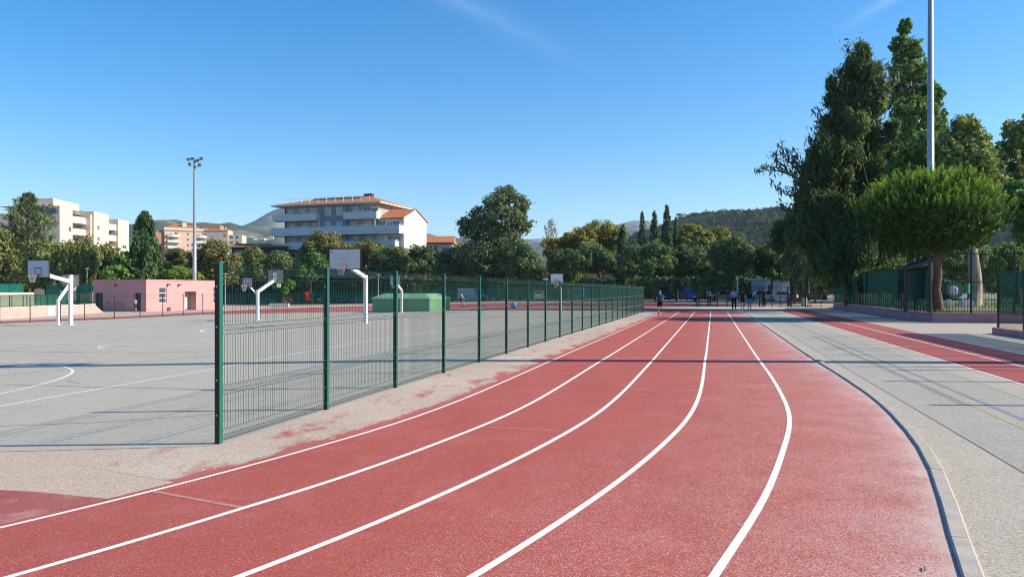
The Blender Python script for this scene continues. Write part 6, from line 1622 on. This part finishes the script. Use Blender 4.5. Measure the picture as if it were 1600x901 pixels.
# ---------------------------------------------------------------- vehicles
M_tyre = mat("tyre_rubber", (0.02, 0.02, 0.02), .85, .15, 10)
M_rimm = mat("alloy_rim", (.45, .46, .47), .35, .1, 10, .5, .7)
M_cglass = mat("car_glass", (.03, .04, .05), .08, .2, 1, .7)
M_lampc = mat("headlamp_glass", (.62, .64, .66), .15, .05, 3, .6)
M_tail = mat("tail_lamp", (.42, .02, .02), .25, .1, 4, .5)
def paint(name, c): return mat("paint_" + name, c, .28, .05, .8, .55)
def vehicle(px, Y, yaw, m, label, kind="hatch", name="parked_car", base=None, glassm=None):
    """x forward, built round the middle of the wheelbase; yaw turns it"""
    S = dict(hatch=(4.1, 1.74, 1.48), saloon=(4.5, 1.78, 1.43), suv=(4.5, 1.85, 1.68), van=(5.1, 1.98, 2.1), minivan=(4.6, 1.88, 1.85))[kind]; Lc, Wc, Hc = S
    x = xat(px, Y); t = thing(name, (x, Y, gz(x) + .01 if base is None else base), label, "van" if "van" in kind else "car", "vehicles in the car park", rz=yaw)
    h = Lc / 2; sill, belt = .24, (.92 if kind in ("hatch", "saloon") else 1.08)
    prof = [(-h, sill + .16), (-h + .06, sill), (h - .08, sill), (h, sill + .14), (h - .01, belt - .30), (h - .14, belt - .16), (h - 1.0 if "van" not in kind else h - .7, belt + .02), (-h + .10, belt + .03), (-h + .01, belt - .2)]
    n = len(prof); mb = MB(); st = [(-Wc/2, .965, .03), (-Wc/2 + .06, 1, 0), (Wc/2 - .06, 1, 0), (Wc/2, .965, .03)]
    for y, s, dz in st: mb.v += [(p[0]*s, y, belt - (belt - p[1])*(.96 if s < 1 else 1)) for p in prof]
    for i in range(3): mb.f += [(i*n+j, i*n+(j+1) % n, (i+1)*n+(j+1) % n, (i+1)*n+j) for j in range(n)]
    mb.f += [tuple(range(n)), tuple(reversed(range(3*n, 4*n)))]
    body = mb.build("body", m, t, smooth=False)
    f0, f1, r1, r0 = {"hatch": (h - 1.05, h - 1.75, -h + .55, -h + .14), "saloon": (h - 1.15, h - 1.9, -h + 1.35, -h + .75), "suv": (h - 1.1, h - 1.7, -h + .45, -h + .1), "van": (h - .72, h - 1.45, -h + .12, -h + .06), "minivan": (h - .85, h - 1.6, -h + .3, -h + .08)}[kind]
    wb, wt_ = Wc/2 - .05, Wc/2 - (.22 if kind != "van" else .12); zb = belt + .021
    V = [(f0, -wb, zb), (f0, wb, zb), (r0, wb, zb), (r0, -wb, zb), (f1, -wt_, Hc), (f1, wt_, Hc), (r1, wt_, Hc), (r1, -wt_, Hc)]
    cab = MB().add(V, [(3, 2, 1, 0), (4, 5, 6, 7), (0, 1, 5, 4), (1, 2, 6, 5), (2, 3, 7, 6), (3, 0, 4, 7)]).build("cabin", m, t, bevel=.04)
    def pane(nm, a, b, c, d, off=.012, ins=.10):
        P = [Vector(q) for q in (a, b, c, d)]; ce = sum(P, Vector()) / 4; nr = (P[1]-P[0]).cross(P[2]-P[0]).normalized()
        if nr.dot(ce - Vector((0, 0, belt + .3))) < 0: nr = -nr
        Q = [p + (ce - p) * ins for p in P]
        MB().add([q + nr*off for q in Q] + [q - nr*.02 for q in Q], [(0,1,2,3),(7,6,5,4),(0,4,5,1),(1,5,6,2),(2,6,7,3),(3,7,4,0)]).build(nm, M_cglass, cab)
    V = [Vector(q) for q in V]
    pane("windscreen", V[0], V[1], V[5], V[4]); pane("rear_window", V[2], V[3], V[7], V[6], ins=.16)
    for a, b, c, d in ((V[0], V[3], V[7], V[4]), (V[1], V[2], V[6], V[5])):
        cuts = (0, .36, .68, 1) if kind not in ("van",) else (0, .30)
        for i in range(len(cuts) - 1):
            q0, q1 = cuts[i], cuts[i+1]; pane("side_window", a.lerp(b, q0), a.lerp(b, q1), d.lerp(c, q1), d.lerp(c, q0))
    rw = .31 if kind in ("hatch", "saloon") else .34
    for sx_ in (h - .82, -h + .78):
        for sy in (-1, 1):
            y = sy * (Wc/2 - .10)
            w = MB().lathe([(rw*.66, -.11), (rw*.95, -.10), (rw, -.06), (rw, .06), (rw*.95, .10), (rw*.66, .11)], 18, (sx_, y, rw), 'y').build("wheel", M_tyre, t)
            MB().lathe([(rw*.62, .0), (rw*.60, .02), (.05, .035)], 14, (sx_, y + sy*.10, rw), 'y').build("rim", M_rimm, w)
            MB().lathe([(rw*1.16, -.02), (rw*1.16, .02)], 18, (sx_, sy*(Wc/2 - .018), rw + .02), 'y').build("wheel_arch", M_tyre, body)
    for sy in (-1, 1):
        MB().obox((h - .06, sy*(Wc/2 - .28), belt - .24), (.06, 0, 0), (0, .20, 0), (0, 0, .07)).build("headlight", M_lampc, t, bevel=.015)
        MB().obox((-h + .03, sy*(Wc/2 - .16), belt - .12 + (.2 if "van" in kind else 0)), (.05, 0, 0), (0, .09, 0), (0, 0, .14)).build("tail_light", M_tail, t, bevel=.01)
        MB().obox((f0 - .25, sy*(Wc/2 + .07), belt + .12), (.06, 0, 0), (0, .08, 0), (0, 0, .06)).build("mirror", m, t, bevel=.01)
    for s_ in (1, -1): MB().obox((s_*(h + .012), 0, .48), (.012, 0, 0), (0, .26, 0), (0, 0, .055)).build("number_plate", M_white, t)
    MB().box(h - .05, h + .015, -.62, .62, sill + .03, sill + .18).build("bumper", M_tyre, body); MB().box(-h - .015, -h + .05, -.62, .62, sill + .04, sill + .16).build("bumper", M_tyre, body)
    return t
def YF(px): return 135 + (112 - 135) * (px - 338) / 666 + 6
C_blue, C_navy, C_silver, C_dark, C_white, C_green, C_red = (paint(*q) for q in (("blue", (.05, .12, .28)), ("navy", (.015, .025, .06)), ("silver", (.38, .39, .40)), ("charcoal", (.03, .032, .036)), ("white", (.66, .66, .66)), ("grey_green", (.16, .20, .19)), ("dark_red", (.16, .02, .02))))
vehicle(361, YF(361), R(175), C_navy, "navy car parked at the left end of the far fence", "suv")
vehicle(384, YF(384) + 1, R(85), C_dark, "charcoal car parked nose-out behind the small low hoop", "hatch")
vehicle(413, YF(413) - 1, R(-8), C_green, "grey-green hatchback parked side-on behind the white block", "hatch")
vehicle(449, YF(449) + 1, R(100), C_red, "dark red car parked behind the far fence", "hatch")
vehicle(508, YF(508), R(-95), C_blue, "blue car parked facing us left of the second fence post", "hatch")
vehicle(538, YF(538) + 2, R(90), C_dark, "charcoal car right of the second fence post", "saloon")
vehicle(568, YF(568), R(190), C_blue, "blue estate car parked left of the green mat cover", "saloon")
vehicle(690, YF(690), R(95), C_navy, "navy car parked right of the green mat cover", "hatch")
vehicle(738, YF(738), R(8), C_white, "white van parked side-on behind the far fence", "van", "parked_van")
vehicle(772, YF(772) + 1, R(90), C_navy, "navy car parked right of the white van", "hatch")
vehicle(838, YF(838), R(100), C_silver, "silver car parked with its back to us behind the far fence", "suv")
vehicle(905, YF(905), R(75), paint("pale_blue", (.26, .33, .40)), "pale blue van behind the right half of the court fence", "van", "parked_van")
vehicle(944, YF(944), R(90), C_dark, "charcoal minivan behind the right half of the court fence", "minivan", "parked_van")
vehicle(1034, 122, R(88), C_navy, "navy van seen from behind left of the bright blue one", "van", "parked_van", base=.2)
vehicle(1078, 121, R(91), paint("bright_blue", (.03, .10, .42)), "bright blue van seen from behind left of the far gate fence", "van", "parked_van", base=.2)
vehicle(1128, 124, R(180), C_silver, "silver car behind the gate fence left of the walkers", "hatch", base=.1)
vehicle(1186, 122, R(178), C_silver, "silver car glimpsed behind the gate fence right of the walkers", "hatch", base=.1)
vehicle(1222, 118, R(150), C_white, "white car parked behind the tall gate", "saloon", base=.1)

# ---------------------------------------------------------------- park machine, bench, crane, houses on the hill
pm = thing("play_machine", (xat(1486, 54), 54, GZP), "green play machine with a pale round end and pale wheels behind the bar fence", "play equipment")
MB().lathe([(.15, -.5), (.62, -.5), (.62, .5), (.15, .5)], 20, (0, 0, 1.25), 'y').build("drum", M_green, pm, smooth=False)
MB().lathe([(.2, -.03), (.34, 0), (.2, .03)], 18, (-.1, -.52, 1.2), 'y').build("white_disc", M_lightgrey, pm)
MB().lathe([(.18, -.35), (.18, .35)], 14, (.95, -.3, 1.35), 'z').build("green_canister", mat("bright_green_plastic", (.06, .42, .14), .4), pm)
for x_, y_ in ((.55, -.55), (1.05, -.45), (-.45, -.5)): MB().lathe([(.1, -.06), (.30, -.05), (.30, .05), (.1, .06)], 16, (x_, y_, .31), 'y').build("wheel", M_lightgrey, pm)
MB().box(-.6, 1.1, -.3, .3, .5, .64).build("chassis", M_dkgreen, pm); MB().box(-.55, -.45, -.3, .3, .643, 1.2).build("strut", M_dkgreen, pm)
bn = thing("bench", (xat(1243, 82), 82, 0), "dark bench with table behind the tall gate", "bench")
MB().box(-.9, .9, -.25, .2, .42, .48).build("seat", B_DARK, bn); MB().box(-.9, .9, .22, .27, .5, .9).build("backrest", B_DARK, bn)
for x_ in (-.75, .75): MB().box(x_ - .05, x_ + .05, -.2, .2, 0, .418).build("leg", B_DARK, bn)
bi = thing("litter_bin", (xat(1257.5, 80), 80, 0), "pale litter bin beside the tall gate", "bin")
MB().lathe([(.26, 0), (.30, .9), (.27, .92)], 14).build("bin_body", M_lightgrey, bi); MB().lathe([(.31, .923), (.18, 1.05), (.02, 1.08)], 14).build("lid", M_dark, bi)
cr = thing("tower_crane", (xat(351.6, 640), 640, 0), "yellow tower crane in front of the hills", "crane")
M_crane = mat("crane_yellow", (.50, .26, .05), .5, .1, 1)
zc = zat(354, 640); kk = 640 / F
def lattice(a, b, w, m):
    mb = MB(); a, b = Vector(a), Vector(b); d = (b - a).normalized(); u = d.orthogonal().normalized() * w/2; v = d.cross(u.normalized()) * w/2; L = (b - a).length; n = int(L / (w * 1.3))
    cs = [u + v, u - v, -u - v, v - u]
    for c in cs: mb.bar(a + c, b + c, .28)
    for i in range(n):
        p, q = a.lerp(b, i/n), a.lerp(b, (i+1)/n)
        for j in range(4): mb.bar(p + cs[j], q + cs[(j+1) % 4], .16)
    return mb
lattice((0, 0, 0), (0, 0, zc), 1.8, M_crane).build("mast", M_crane, cr)
lattice((-2.5, 0, zc - .5), (5.6, -1, zc + 3.0), 1.3, M_crane).build("jib", M_crane, cr)
lattice((-.2, 0, zc + .2), (-5.0, 1, zc - .3), 1.2, M_crane).build("counter_jib", M_crane, cr)
MB().box(-5.6, -3.8, -.2, 1.8, zc - 1.9, zc - .5).build("counterweight", M_dark, cr); MB().box(-.9, .9, -1.4, .4, zc - 2.4, zc - .6).build("cab", M_offwhite, cr)
def on_hill(name, px, py):
    V = HILLS[name][:70].reshape(-1, 3); qx = CX + F * V[:, 0] / V[:, 1]; qy = HY - F * (V[:, 2] - EYE) / V[:, 1]
    return V[np.argmin((qx - px)**2 + 4*(qy - py)**2)]
for i, (px, py, w) in enumerate(((371, 373.5, 12), (378, 378, 14), (392, 374.5, 12), (398, 375.5, 10), (409, 376, 12), (419, 377, 14), (425, 374, 9), (386, 377, 10), (412, 379, 10), (436, 376, 10))):
    p = on_hill("far_hill", px, py)
    t = thing("hill_house", (p[0], p[1], p[2] - 2), "small pale house on the slope of the far hill", "house", "pale houses dotted on the far hill", rz=(i * .7) % 1.2 - .5)
    MB().box(-w/2, w/2, -4, 4, 0, 6.5).build("wall", M_offwhite, t); MB().extrude([(-4.6, 6.503), (0, 8.6), (4.6, 6.503)], -w/2 - .4, w/2 + .4, lambda q, s: (s, q[0], q[1])).build("roof", M_tiles if i % 2 else M_cream2, t)
    for k_ in (-1, 1): MB().box(k_*w/4 - .8, k_*w/4 + .8, -4.08, -4.01, 3, 4.6).build("window", M_dark, t)
p = on_hill("wooded_hill", 1062, 341)
up_ = thing("umbrella_pine", (p[0], p[1], p[2] - 1), "lone umbrella pine standing on the ridge of the wooded hill", "tree")
MB().tube([(0, 0, 0), (.2, 0, 4.8)], [.3, .15], 6).build("trunk", B_DARK, up_)
r_ = np.random.default_rng(3); d_ = unit(r_.normal(size=(420, 3))); link("crown", leaf_mesh("crown", d_ * r_.uniform(.6, 1, (420, 1)) * np.array([3.4, 3.4, 1.1]) + np.array([.2, 0, 5.2]), d_, 1.1, L_PINE, r_.uniform(0, .6, 420), r_, .6, .6), up_)

# ---------------------------------------------------------------- air
HAZE = 0.00009
def haze():
    m, t = new_mat("haze_air")
    v = N(t, "ShaderNodeVolumePrincipled"); v.inputs["Color"].default_value = (0.60, 0.78, 1.0, 1); v.inputs["Density"].default_value = HAZE
    v.inputs["Anisotropy"].default_value = 0.2
    o = N(t, "ShaderNodeOutputMaterial"); t.links.new(v.outputs[0], o.inputs["Volume"])
    ob = MB().box(-6200, 6200, -600, 9200, -12, 500).build("haze", m); tag(ob, kind='stuff')
if HAZE: haze()
